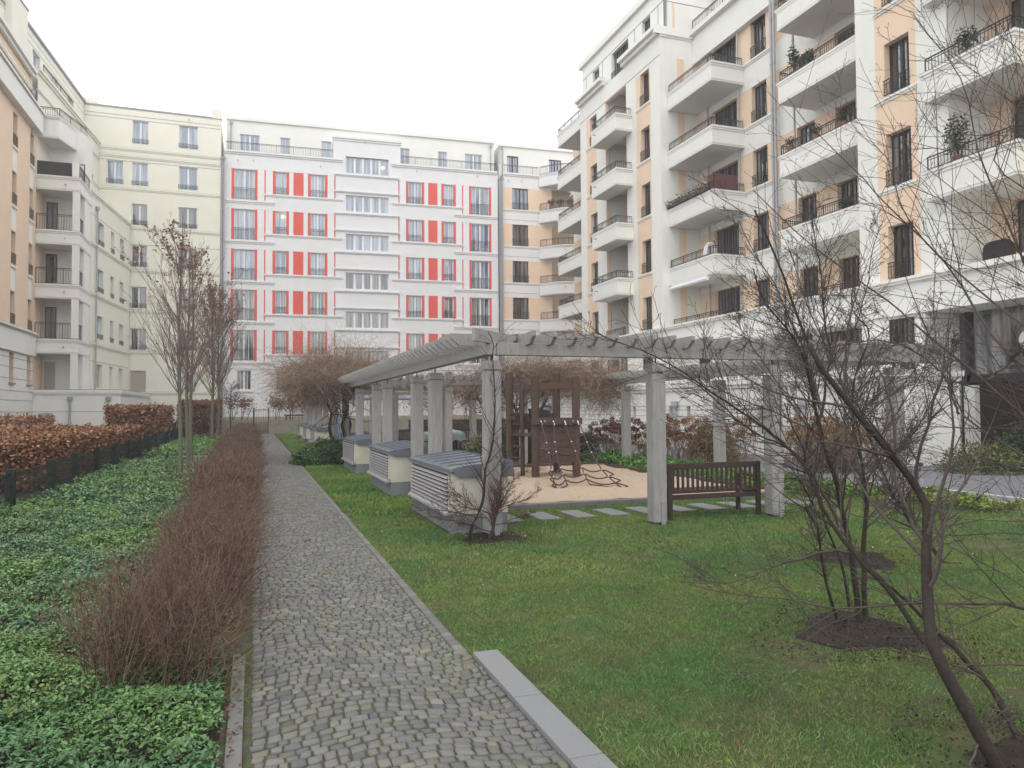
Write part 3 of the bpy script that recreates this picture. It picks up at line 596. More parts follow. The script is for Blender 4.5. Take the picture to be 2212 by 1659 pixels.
OR.cornice(b, 0, 15.7, 20.75, cream2, .2, .05, -.3); OR.cornice(b, 0, 15.7, 21.75, cream2, .4, .3, -.3); OR.box(b, 0, 15.7, -8, -1.2, 21.7, 24.2, cream2); OR.box(b, 0, 15.7, -8, -1.0, 24.2, 24.4, ledge); OR.box(b, 5.5, 7.2, -1.2, -.2, 19.2, 20.3, cream2)
b.build('upper_band', D_)
for a, c in cols_: window(D_, OR, rel(a), rel(c), 19.4, 20.4, 'd1', off=-.35, glass=gl_dk)
# ================================================================ E: peach building with the round balconies
E_ = thing('round_balcony_building', BK.P(26, 0, 0), 'peach and white apartment block with rounded balconies, between the striped block and the right-hand building', 'building')
holes = []; wins = []; regs = []; s0 = 22.9
for k in range(6):
    t = 21.2 - 3.23 * k
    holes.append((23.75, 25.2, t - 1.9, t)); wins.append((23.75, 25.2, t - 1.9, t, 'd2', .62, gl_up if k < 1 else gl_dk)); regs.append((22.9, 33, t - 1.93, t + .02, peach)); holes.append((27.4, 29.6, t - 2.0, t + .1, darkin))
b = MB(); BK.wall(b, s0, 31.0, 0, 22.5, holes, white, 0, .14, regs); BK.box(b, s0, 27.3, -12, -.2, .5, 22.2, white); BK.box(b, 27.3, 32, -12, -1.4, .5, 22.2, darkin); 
for k in range(6): BK.cornice(b, s0, 26.3, 19.27 - 3.23 * k, white, .16, .08); BK.box(b, s0, 26.3, .001, .012, 18.35 - 3.23 * k, 18.38 - 3.23 * k, ledge)
BK.cornice(b, s0, 26.3, 22.5, white, .26, .14); b.build('wall', E_)
b = MB(); BK.wall(b, s0, 34, 22.4, 25.4, [(23.65, 24.7, 22.5, 24.5), (27.6, 28.8, 22.5, 24.5)], offw, -1.3, .12); BK.box(b, s0, 34, -11, -1.6, 22.4, 25.3, white); BK.box(b, s0, 34, -11.2, -1.15, 25.3, 25.5, offw); BK.box(b, s0, 34, -1.3, -.1, 22.3, 22.4, ledge); b.build('penthouse', E_)
for wv in wins: window(E_, BK, *wv[:5], rail=wv[5], glass=wv[6], reveal=.14)
for a, c in ((23.65, 24.7), (27.6, 28.8)): window(E_, BK, a, c, 22.5, 24.5, 'd2', off=-1.3, glass=gl_up, reveal=.12)
arc = []
for i in range(13):
    t = i / 12; arc.append(BK.P(26.2 + 5.0 * t, 1.9 * math.sin(math.pi * min(1, t * .98 + .01)), 0)[:2])
for k in range(7):
    z = 22.52 - 3.23 * k
    balcony(E_, arc, z, 1.1, white, rail=.62 if k else .7, back=[], label='rounded white balcony hung with a pale star' if k == 1 else None)
railing_mb([BK.P(22.95, -.12, 0)[:2], BK.P(26.2, -.12, 0)[:2]], 22.53, .72, .13).build('railing', E_)
p = BK.P(23.15, -1.15, 0); pipe('downpipe', p[0], p[1], 22.4, 25.2, E_, .05)
spouts(E_, BK, [(23.4, 21.85), (24.6, 21.85)]); spouts(E_, BK, [(28.0, 18.75 - 3.23 * k + .1) for k in range(5)], 1.7)
# ================================================================ F: right-hand building, long facade facing the garden
V0 = 56.0
def RF(u): return Fac((u, V0), (u, 0.0))
f0 = RF(21.1); fr = RF(23.5); fb = RF(21.55); F_ = thing('balcony_apartment_building', (22, 30, 0), 'large white and peach apartment block with stacked balconies and pilasters along the right side', 'building')
rs = lambda v: V0 - v
Bk = [6.12, 9.38, 12.63, 15.87, 19.12]; TOPB = 22.3
# --- bay between v=45.9 and 35.35
b = MB(); holes = []; wins = []; regs = []
for z in Bk:
    for a, c in ((44.35, 43.35), (37.55, 36.55)): holes.append((rs(a), rs(c), z + .02, z + 1.92, peach)); wins.append((f0, rs(a), rs(c), z + .02, z + 1.92, 'd2' if a < 40 else 'd1', .62, gl_dk))
    holes.append((rs(42.05), rs(39.3), z + .0, z + 2.45 if z < 19 else z + 2.1, peach))
for a, c in ((44.9, 43.42), (42.06, 41.75), (39.35, 39.25), (38.05, 36.4)): regs.append((rs(a), rs(c), 6.1, 21.1, peach))
f0.wall(b, rs(45.9), rs(35.35), 0, 22.3, holes, offw, 0, .25, regs)
for z in Bk: # loggia recess boxes
    f0.box(b, rs(42.05), rs(39.3), -1.7, -1.5, z, z + 2.5, peach)
f0.box(b, rs(45.9), rs(42.1), -10, -.3, .5, 22.2, offw); f0.box(b, rs(39.25), rs(35.36), -10, -.3, .5, 22.2, offw); f0.box(b, rs(42.1), rs(39.25), -10, -1.72, .5, 22.2, offw)
for z in Bk + [22.4]: f0.box(b, rs(42.08), rs(39.27), -1.6, -.02, z - .5, z - .04, soffit)
b.face([(21.1, 35.35, 0), (23.5, 35.35, 0), (23.5, 35.35, 22.3), (21.1, 35.35, 22.3)], offw); b.face([(21.1, 45.9, 22.3), (30, 45.9, 22.3), (30, 45.9, 0), (21.1, 45.9, 0)], offw)

for z in Bk[1:]:
    for a, c in ((44.9, 43.42), (38.05, 36.4)): f0.cornice(b, rs(a), rs(c), z, offw, .14, .07)
for a, c in ((46.0, 42.06), (39.6, 35.25)): f0.cornice(b, rs(a), rs(c), 22.85, offw, .45, .42); f0.box(b, rs(a) + .02, rs(c) - .02, -.5, .02, 22.3, 22.42, offw)
f0.box(b, rs(46), rs(35.3), .001, .015, 21.25, 21.29, ledge); f0.box(b, rs(35.36), rs(35.22), -2.6, .40, 22.4, 22.85, offw)
b.box(22.2, 22.65, 35.345, 35.36, 6.1, 21.2, peach); b.build('bay_wall', F_)
for wv in wins: window(F_, *wv[:6], rail=wv[6], glass=wv[7], reveal=.25)
for i, z in enumerate(Bk):
    f = RF(22.58); window(F_, f, rs(41.7), rs(40.5), z + .02, z + 2.1, 'd1', glass=gl_dk, reveal=-.05)
    if i: balcony(F_, [(21.1, 41.87), (20.0, 41.87), (20.0, 38.6), (21.1, 38.6)], z, 1.0, offw, rail=.42)
    else: railing_mb([(21.0, 42.0), (20.9, 39.3)], z, .45).build('railing', F_)
spouts(F_, RF(20.0), [(rs(41.2), z - .42) for z in Bk[1:]])
# --- penthouse above the bay
b = MB(); f1 = RF(21.35); hp = [(44.4, 43.4, 22.95, 24.25), (41.6, 39.4, 22.0, 24.2), (37.7, 36.75, 22.9, 24.3)]
f1.wall(b, rs(46.05), rs(35.3), 22.3, 25.2, [(rs(a), rs(c), z, t) for a, c, z, t in hp], offw, 0, .2); f1.box(b, rs(46.05), rs(35.3), -9, -.25, 22.3, 25.2, offw); f1.box(b, rs(46.3), rs(35.1), -9.2, .2, 25.2, 25.6, offw)
f1.box(b, rs(46), rs(35.3), .001, .02, 24.33, 24.36, ledge); b.box(21.35, 30, 35.28, 35.31, 24.33, 24.36, ledge)
for v in (45.4, 42.9, 38.6, 35.9): f1.box(b, rs(v), rs(v) + .05, .001, .015, 22.9, 24.33, ledge)
b.box(21.9, 22.05, 35.28, 35.31, 22.9, 24.3, peach); f1.box(b, rs(35.2), rs(6), -11, -3.2, 22.4, 26.0, offw); f1.box(b, rs(35.2), rs(6), -11.2, -2.9, 26.0, 26.3, offw); b.build('penthouse', F_)
for (a, c, z, t), st in zip(hp, ('d1', 'd4', 'd2')): window(F_, f1, rs(a), rs(c), z, t, st, glass=gl_dk, rail=.95 if st == 'd4' else None)
# --- recess wall from v=35.35 to 21.4, plane x=23.5
b = MB(); holes = []; regs = []; wins = []
for z in Bk + [22.4]:
    regs.append((rs(35.3), rs(28.2), z - 1.3, z, offw))
for z in Bk:
    for a, c, st in ((34.0, 31.8, 'd4'), (30.6, 29.47, 'd2'), (27.4, 26.25, 'd2'), (25.0, 23.9, 'd2')):
        holes.append((rs(a), rs(c), z + .02, z + 1.88, peach)); wins.append((fr, rs(a), rs(c), z + .02, z + 1.88, st, .62 if 29 < a < 31 else None, gl_dk))
    regs += [(rs(35.3), rs(21.3), z + 1.9, z + 2.02, offw), (rs(28.6), rs(21.3), z + 1.9, z + 3.3, offw)]
fr.wall(b, rs(35.35), rs(20.4), 0, 22.4, holes, peach, 0, .22, [(rs(35.4), rs(20), 0, 6.1, offw)] + regs); fr.box(b, rs(35.35), rs(20.4), -8, -.27, .5, 22.3, peach); 
for z in Bk[1:]: fr.cornice(b, rs(31.15), rs(28.75), z, offw, .16, .10)
fr.cornice(b, rs(35.4), rs(20.4), 22.8, offw, .5, .55); fr.box(b, rs(35.4), rs(20.4), -1, .3, 21.0, 22.35, offw); b.build('recess_wall', F_)
for wv in wins: window(F_, *wv[:6], rail=wv[6], glass=wv[7], reveal=.22)
railing_mb([(23.15, 35.2), (23.15, 21)], 22.82, .6, .14).build('railing', F_)
for i, z in enumerate(Bk[1:] + [22.35]):
    if z < 22:
        balcony(F_, [(23.5, 35.85), (21.55, 35.85), (21.55, 31.2), (23.5, 31.2)] if 0 else [(21.55, 35.33), (21.55, 31.2), (23.5, 31.2)], z, .97, offw, rail=.42, back=[(23.5, 35.33)])
    balcony(F_, [(23.5, 26.25), (21.55, 26.25), (21.55, 21.35)], z, .97, offw, rail=.42, back=[(23.5, 21.35)])
railing_mb([(21.7, 35.2), (21.7, 31.3), (23.4, 31.3)], Bk[0], .42).build('railing', F_); railing_mb([(21.7, 26.2), (21.7, 21.5)], Bk[0], .42).build('railing', F_)
# balcony wall between storeys (upper lintel strip of the recess at the balconies)
pipe('downpipe', 23.36, 31.5, 5.0, 22.0, F_, .045, False); pipe('downpipe', 23.36, 34.2, 5.0, 22.0, F_, .045, False)
for v in (28.7, 28.5): pipe('downpipe', 23.2, v, 6.0, 22.4, F_, .07, v > 28.6)
pipe('downpipe', 22.6, 26.5, 6.0, 22.4, F_, .05, False)
# --- pillars and near windows
b = MB(); holes = []; wins = []; regs = []
for z in Bk + [22.37]:
    holes.append((rs(20.1), rs(19.05), z + .02, z + 1.93, peach)); wins.append((f0, rs(20.1), rs(19.05), z + .02, z + 1.93, 'd2', .62, gl_dk if z < 14 else gl_up))
regs = [(rs(20.5), rs(18.77), 6.12, 27, peach)]
f0.wall(b, rs(21.4), rs(17.6), 4.86, 25.6, holes, offw, 0, .25, regs); f0.box(b, rs(21.4), rs(17.62), -8, -.3, 5.0, 25.5, offw); b.box(21.1, 28, 18.67, 21.4, 0, 4.84, offw)
b.face([(21.1, 17.6, 4.86), (25, 17.6, 4.86), (25, 17.6, 25.6), (21.1, 17.6, 25.6)], offw); b.face([(21.1, 21.402, 25.6), (25, 21.402, 25.6), (25, 21.402, 4.86), (21.1, 21.402, 4.86)], offw); 
for z in Bk[1:] + [22.37]: f0.cornice(b, rs(20.5), rs(18.77), z, offw, .16, .08)
b.build('pier_wall', F_)
for wv in wins: window(F_, *wv[:6], rail=wv[6], glass=wv[7], reveal=.25)
# --- near loggia zone with big balconies
b = MB(); fn = RF(22.9); holes = []; wins = []
for z in Bk + [22.4]:
    for a, c, st in ((16.9, 16.0, 'd1'), (14.6, 12.4, 'd4')): holes.append((rs(a), rs(c), z + .02, z + 2.15)); wins.append((fn, rs(a), rs(c), z + .02, z + 2.15, st, None, gl_dk))
fn.wall(b, rs(17.7), rs(5), 6.0, 26, holes, peach, 0, .22); fn.box(b, rs(17.55), rs(5), -8, -.27, 4.9, 25.8, peach); b.build('recess_wall', F_)
for wv in wins: window(F_, *wv[:6], rail=wv[6], glass=wv[7], reveal=.22)
for z in Bk[1:] + [22.4]: balcony(F_, [(22.9, 18.25), (20.7, 18.25), (20.7, 15.1), (22.9, 15.1)] if 0 else [(20.7, 18.2), (20.7, 15.1), (22.9, 15.1)], z, 1.0, offw, rail=.45, back=[(22.9, 18.2)])
# --- continuous band over the ground storeys
b = MB()
f0.box(b, rs(45.9), rs(36.0), -.2, .10, 4.85, 5.95, offw); f0.cornice(b, rs(45.9), rs(38.9), 6.1, offw, .18, .2)
b.box(21.0, 23.4, 16.9, 35.9, 4.85, 5.92, offw); b.box(20.86, 23.4, 16.9, 38.9, 5.921, 6.0, offw); b.box(20.8, 23.4, 16.85, 38.95, 6.001, 6.1, offw)
b.box(21.0, 26, 5, 16.9, 4.85, 5.92, offw); b.box(20.8, 26, 5, 16.85, 5.921, 6.1, offw); b.build('storey_band', F_)
b = MB(); b.box(22.2, 22.4, 21.4, 35.3, 2.8, 4.85, offw); b.build('lower_wall', F_)
f2 = RF(22.2)
for a, c, st in ((33.5, 32.6, 'd2'), (31.0, 28.6, 'd4'), (26.6, 25.2, 'd2'), (24.6, 22.4, 'd4')): window(F_, f2, rs(a), rs(c), 2.95, 4.75, st, glass=gl_dk, reveal=-.06)
for a, c in ((44.3, 43.4), (42.0, 39.5), (37.5, 36.5)): window(F_, f0, rs(a), rs(c), 2.95, 4.75, 'd2', glass=gl_dk, reveal=-.06)
window(F_, f0, rs(20.1), rs(19.1), 2.9, 4.75, 'd2', glass=gl_dk, reveal=-.06)
# --- terrace base block, plane x=17.3
gb = RF(17.3); b = MB(); sl = [(31.9, .28), (28.6, .3), (27.2, .3), (22.6, .4), (20.6, .42)]
gb.wall(b, rs(34.0), rs(16.2), 0, 2.45, [(rs(v), rs(v) + w_, .75, 1.78) for v, w_ in sl], offw, 0, .25); b.box(17.62, 19.5, 16.25, 34.0, .3, 2.44, offw); b.box(19.5, 22, 18.7, 34.0, .3, 2.44, offw)
b.face([(17.3, 16.2, 0), (19.55, 16.2, 0), (19.55, 16.2, 2.45), (17.3, 16.2, 2.45)], offw); b.face([(17.3, 34, 2.45), (22, 34, 2.45), (22, 34, 0), (17.3, 34, 0)], offw)
b.box(17.22, 19.6, 16.15, 34.06, 2.45, 2.58, offw); b.box(17.15, 19.65, 16.1, 34.1, 2.581, 2.74, offw); b.box(17.14, 19.66, 16.09, 34.11, 2.741, 2.765, lightfl); b.box(19.67, 22, 18.7, 34.1, 2.45, 2.74, offw)
b.box(19.2, 23.5, 34.0, 46, 0, 2.6, offw); b.box(19.1, 23.5, 34.11, 46, 2.601, 2.75, offw)
for z in (.45, .75, 1.05, 1.35, 1.62, 1.79): gb.box(b, rs(34), rs(16.2), .001, .008, z, z + .022, ledge); RF(19.2).box(b, rs(46), rs(34), .001, .008, z, z + .022, ledge)
b.build('terrace_base', F_)
for v, w_ in sl: window(F_, gb, rs(v), rs(v) + w_, .75, 1.78, 'd1', glass=gl_dk, reveal=.25)
railing_mb([(17.5, 33.8), (17.5, 16.4)], 2.765, .34, .09, wframe).build('railing', F_)
for v in (27.9, 20.0): pipe('downpipe', 17.15, v, 0, 2.0, F_, .07)
pipe('downpipe', 19.05, 36.5, 0, 4.8, F_, .07)
# --- glazed entrance below the band
b = MB(); b.box(22.75, 23, 5, 18.66, 0, 4.85, dframe)
for v in (18.3, 15.3, 12.6, 9.8, 7.0): b.box(22.5, 22.68, v - .06, v + .06, 0, 4.85, dframe)
b.box(22.5, 22.68, 5, 18.6, 2.5, 2.75, dframe); b.box(22.4, 22.9, 18.0, 18.4, 0, 2.4, soffit); b.build('entrance_frame', F_)
b = MB(); b.face([(22.62, 18.66, 2.7), (22.62, 5, 2.7), (22.62, 5, 4.85), (22.62, 18.66, 4.85)], gl_lo); b.build('entrance_glass', F_)
b = MB(); b.face([(22.62, 18.66, 0), (22.62, 5, 0), (22.62, 5, 2.5), (22.62, 18.66, 2.5)], mat('dark_red_door', (.028, .016, .014), .4, .2)); b.build('entrance_door', F_)
# round white badge with a dark bar on the upper glazing
b = MB(); cx, cy, cz = 22.47, 16.25, 3.75
for sg in (-1, 1): b.face([(cx, cy + sg * .045 + sg * .22 * math.sin(t), cz + .27 * math.cos(t)) for t in [i * math.pi / 10 for i in range(11)]][::-sg], wframe)
b.build('round_badge', F_)
# interior panels between the sections, seen at the far end beyond the bay: its stack of balconies
fe = RF(23.5); b = MB(); fe.wall(b, 3.5, rs(45.9), 0, 22.3, [(rs(51), rs(48.6), z + .05, z + 2.0) for z in Bk], peach, 0, .2, [(0, rs(45.9), z - 1.2, z - .1, offw) for z in Bk]); fe.box(b, 3.5, rs(45.9), -8, -.25, 0, 22.2, peach); b.build('far_wall', F_)
for z in Bk + [22.3]: balcony(F_, [(23.5, 50.9), (21.5, 50.9), (21.5, 45.95)], z, .97, offw, rail=.42, back=[(23.5, 45.95)])
for z in Bk: window(F_, fe, rs(51), rs(48.6), z + .05, z + 2.0, 'd4', glass=gl_dk, reveal=.2)
# ================================================================ things on the balconies
evg = [(.03, .07, .025), (.045, .09, .03), (.02, .05, .02)]
def bush(name, pos, r, hgt, label, cat, cols, n=500, size=.06, group=None, pot=None, up=.3, m=None):
    t = thing(name, pos, label, cat, group)
    d = rng.normal(size=(n, 3)); d /= np.linalg.norm(d, axis=1, keepdims=True); rad = rng.random(n) ** .45
    P = np.array(pos) + d * rad[:, None] * np.array([r, r, hgt / 2]) + [0, 0, hgt / 2 + (pot or 0)]
    P[:, 2] += .06 * hgt * snoise(P[:, 0] * 9, P[:, 1] * 9)
    V, F = leaves_np(P, np.full(n, size), up); npmesh('foliage', V, F, m or leafm, pal(n, cols), t)
    b = MB()
    for i in range(6): a = i * 1.05; b.tube([(pos[0], pos[1], pos[2] + (pot or 0) * .8), (pos[0] + r * .35 * math.cos(a), pos[1] + r * .35 * math.sin(a), pos[2] + hgt * .6 + (pot or 0))], [.012, .005], bark, 4)
    b.build('stem', t)
    if pot: b = MB(); b.tube([(pos[0], pos[1], pos[2]), (pos[0], pos[1], pos[2] + pot)], [.13, .17], mat('terracotta_pot', (.25, .12, .07), .8), 12); b.build('pot', t)
    return t
bush('potted_conifer', (21.85, 25.6, 15.9), .22, 1.2, 'upright potted evergreen at the corner of a high balcony in the right building', 'potted plant', evg, 300, .12, pot=.2)
bush('potted_shrub', (21.85, 24.7, 15.9), .3, .6, 'low potted evergreen beside the upright one on the same high balcony', 'potted plant', evg, 250, .1, pot=.15)
bush('potted_conifer', (21.1, 17.3, 9.4), .4, 1.4, 'grey-green potted pine behind the second nearest balcony rail at the right', 'potted plant', [(.07, .10, .05), (.05, .08, .045)], 500, .11, pot=.25)
bush('potted_shrub', (21.1, 16.9, 12.65), .35, .8, 'dark potted conifer on the upper near balcony at the right edge', 'potted plant', evg, 400, .1, pot=.2)
bush('balcony_garland', (21.7, 22.6, 9.35), .3, .5, 'green garland over the railing of the third floor balcony in the right building', 'garland', evg, 500, .09)
for i in range(3): bush('balcony_plant', (BK.P(27.0 + i * .8, 1.0 + .3 * i, 0)[0], BK.P(27.0 + i * .8, 1.0 + .3 * i, 0)[1], 19.3), .35, .55, ['dark bush in the leftmost planter of the balcony with the star', 'dark bush in the middle planter of the balcony with the star', 'dark bush in the rightmost planter of the balcony with the star'][i], 'balcony plant', evg, 200, .12, 'planters on the rounded balcony with the star', pot=.3)
b = MB(); p = BK.P(28.9, 1.6, 20.7); b.o = p
for k in range(8):
    a = k * math.pi / 4; a2 = a + math.pi / 8; a0 = a - math.pi / 8; q = lambda r_, t_, o_: tuple(Vector(p) + Vector((BK.d.x, BK.d.y, 0)) * r_ * math.sin(t_) + Vector((0, 0, 1)) * r_ * math.cos(t_) + Vector((BK.n.x, BK.n.y, 0)) * o_)
    for o_ in (.12, -.12): b.face([q(0, 0, o_), q(.18, a0, 0), q(.62, a, 0)], wframe); b.face([q(0, 0, o_), q(.62, a, 0), q(.18, a2, 0)], wframe)
tag(b.build('paper_star'), 'large white eight-pointed star hanging over a rounded balcony', 'star ornament')
b = MB(); b.o = (21.6, 31.4, 12.65); b.box(21.6, 21.64, 31.3, 31.75, 12.7, 13.45, mat('rust_screen', (.13, .055, .05), .8, .1)); b.box(21.62, 23.0, 31.24, 31.28, 12.7, 13.45, MATS['rust_screen']); b.box(21.6, 21.66, 31.24, 31.3, 12.65, 13.5, MATS['rust_screen']); tag(b.build('privacy_screen'), 'dark rust red fabric screen at the near end of a balcony in the right building', 'privacy screen')
b = MB(); b.o = (21.5, 33.3, 12.6)
for i in range(5): b.box(21.4, 21.56, 31.6 + i * .85, 32.35 + i * .85, 12.66, 12.86, mat('planter_box', (.09, .06, .05), .7))
fl = b.build('flower_box'); tag(fl, 'row of flower boxes with white blooms behind a balcony rail in the right building', 'flower box')
P = np.stack([21.45 + .1 * rng.normal(size=500), 31.5 + 4 * rng.random(500), 12.95 + .1 * rng.normal(size=500)], 1); V, Fq = leaves_np(P, np.full(500, .1), .3); npmesh('blooms', V, Fq, leafm, pal(500, [(.04, .09, .03), (.03, .06, .02), (.6, .6, .55)]), fl)
b = MB(); b.o = (21.6, 33.5, 8.2); b.tube([(21.5, 31.7, 8.22), (21.5, 35.2, 8.22)], .09, wframe, 10); b.box(21.5, 21.7, 31.8, 35.1, 8.3, 8.42, offw); tag(b.build('rolled_awning'), 'white rolled awning fixed under a balcony of the right building', 'awning')
for i, (y_, z_) in enumerate(((25.6, 12.65), (24.1, 12.65), (22.6, 12.65))):
    bush('ball_plant', (21.62, y_, z_), .24, .5, ['round dark ball bush at the far end of the second balcony column, third floor', 'round dark ball bush at the middle of the second balcony column, third floor', 'round dark ball bush nearest the pillar on the second balcony column, third floor'][i], 'potted plant', [(.04, .03, .03), (.05, .045, .03)], 260, .07, 'ball bushes on one balcony rail', pot=.15)
b = MB(); b.o = (21.6, 16.4, 6.1); bk = mat('black_cover_fabric', (.02, .02, .022), .6, .1, 5, .4, 15)
b.hexa([(21.6, 16.2, 6.12), (22.1, 16.2, 6.12), (22.1, 17.0, 6.12), (21.6, 17.0, 6.12), (21.63, 16.22, 6.72), (22.07, 16.22, 6.72), (22.07, 16.98, 6.72), (21.63, 16.98, 6.72)], bk); b.hexa([(21.63, 16.22, 6.721), (22.07, 16.22, 6.721), (22.07, 16.98, 6.721), (21.63, 16.98, 6.721), (21.75, 16.35, 6.86), (21.95, 16.35, 6.86), (21.95, 16.85, 6.86), (21.75, 16.85, 6.86)], bk)
o = b.build('covered_barbecue', bevel=.04); tag(o, 'black fabric covered barbecue on the lowest near balcony at the right', 'covered barbecue')
b = MB(); b.o = (21.9, 31.6, 9.5)
for s_ in (0, 1, 2): b.tube([(21.75 + .25 * math.cos(t), 31.7 + .12 * s_ + .05, 9.45 + .62 * math.sin(t)) for t in [i * math.pi / 8 for i in range(9)]], .03, wframe, 6)
tag(b.build('white_chair'), 'white folded chair behind the rail of the balcony with the awning', 'chair')
# ================================================================ pergola
PG = thing('pergola', (3.05, 9.6, 0), 'long grey timber pergola of square posts with notched rafters around the sandbox', 'pergola')
steel = mat('post_shoe_steel', (.33, .34, .35), .5, .1, 9, metal=.5)
def post(x, y, h=2.36, w_=.22):
    b = MB(); a = w_ / 2; z0 = .05
    c = .018
    ring = [(x - a + c, y - a), (x + a - c, y - a), (x + a, y - a + c), (x + a, y + a - c), (x + a - c, y + a), (x - a + c, y + a), (x - a, y + a - c), (x - a, y - a + c)]
    k = len(b.v); n = 8; i_ = b.mi(wood)
    for z in (z0, h - .14): b.v += [(p[0], p[1], z) for p in ring]
    for j in range(n): b.f.append((k + j, k + (j + 1) % n, k + n + (j + 1) % n, k + n + j)); b.m.append(i_)
    b.f.append(tuple(k + n + j for j in range(n))); b.m.append(i_); b.f.append(tuple(k + n - 1 - j for j in range(n))); b.m.append(i_)
    b.box(x - a - .006, x + a + .006, y - a - .006, y + a + .006, h - .12, h, wood)
    b.tube([(x, y, h), (x, y, 2.45)], .012, iron, 6)
    o = b.build('post', PG)
    b = MB(); b.box(x + .0, x + .07, y - a - .012, y - a - .002, -.02, .34, steel); b.box(x - .05, x + .05, y - .05, y + .05, -.05, .06, steel); b.tube([(x - .06, y - a - .012, .22), (x - .06, y - a + .01, .22)], .012, steel, 8); b.build('post_shoe', o)
LP = [9.62, 12.95, 14.5, 17.95, 19.6, 22.95, 26.6, 30.2, 34.2, 37.9, 41.5, 44.4, 47.8]
for y in LP: post(3.06, y)
for x in (5.6, 7.68, 10.15): post(x, 9.62)
for y in (14.95, 19.6, 25.0, 30.0, 36.0): post(10.4, y)
for x in (5.5, 7.9): post(x, 21.6)
for x in (5.1, 7.1, 8.2): post(x, 28.2)
for x in (5.4, 8.8): post(x, 36.0)
def beam(x0, x1, y0, y1, z=2.44, h=.17):
    b = MB(); b.box(x0, x1, y0, y1, z, z + h, wood); b.build('beam', PG, bevel=.008)
beam(2.94, 3.10, 9.52, 48.3); beam(3.105, 11.2, 9.52, 9.66); beam(10.32, 10.48, 9.665, 36.1); beam(3.105, 10.315, 21.5, 21.64); beam(3.105, 10.315, 28.1, 28.24); beam(3.105, 10.315, 35.9, 36.04)
slats = []
def slat(x, y, ax, L=.95, o_=.0):    # rafter lying across the beam; ax: 'x' lies along x
    b = MB(); w_ = .055 / 2; h = .165; z = 2.585; pr = [(-L / 2, z + h), (-L / 2, z + h * .62), (-L / 2 + .12, z), (L / 2 - .12, z), (L / 2, z + h * .62), (L / 2, z + h)]
    for sg in (-1, 1):
        pts = [((x + p, y + sg * w_, q) if ax == 'x' else (x + sg * w_, y + p, q)) for p, q in pr]
        b.face(pts if (sg > 0) == (ax == 'x') else pts[::-1], wood)
    n = 6
    for i in range(n):
        (p, q), (p2, q2) = pr[i], pr[(i + 1) % n]
        F4 = [(x + p, y - w_, q), (x + p2, y - w_, q2), (x + p2, y + w_, q2), (x + p, y + w_, q)] if ax == 'x' else [(x + w_, y + p, q), (x + w_, y + p2, q2), (x - w_, y + p2, q2), (x - w_, y + p, q)]
        b.face(F4, wood)
    slats.append((math.hypot(x, y), b))
y = 9.86
while y < 48: slat(3.02, y + random.uniform(-.008, .008), 'x', .95); y += .305
x = 3.55
for i in range(25): slat(x + i * .31, 9.74, 'y')
for i in range(80): slat(10.4, 10.0 + i * .31, 'x')
for i in range(22): slat(3.7 + i * .31, 21.57, 'y'); slat(3.7 + i * .31, 28.17, 'y')
b = MB(); b.bar((2.7, 9.25, 2.68), (3.5, 10.0, 2.68), .055, .165, wood); slats.append((0, b))
slats.sort(key=lambda t: t[0])
for _, b in slats[:100]: b.build('rafter', PG)
b = MB()
for _, q in slats[100:]:
    k = len(b.v); b.v += q.v; b.f += [tuple(i + k for i in f) for f in q.f]; b.m += [b.mi(wood)] * len(q.f)
o = b.build('rafter', PG); o['kind'] = 'stuff'
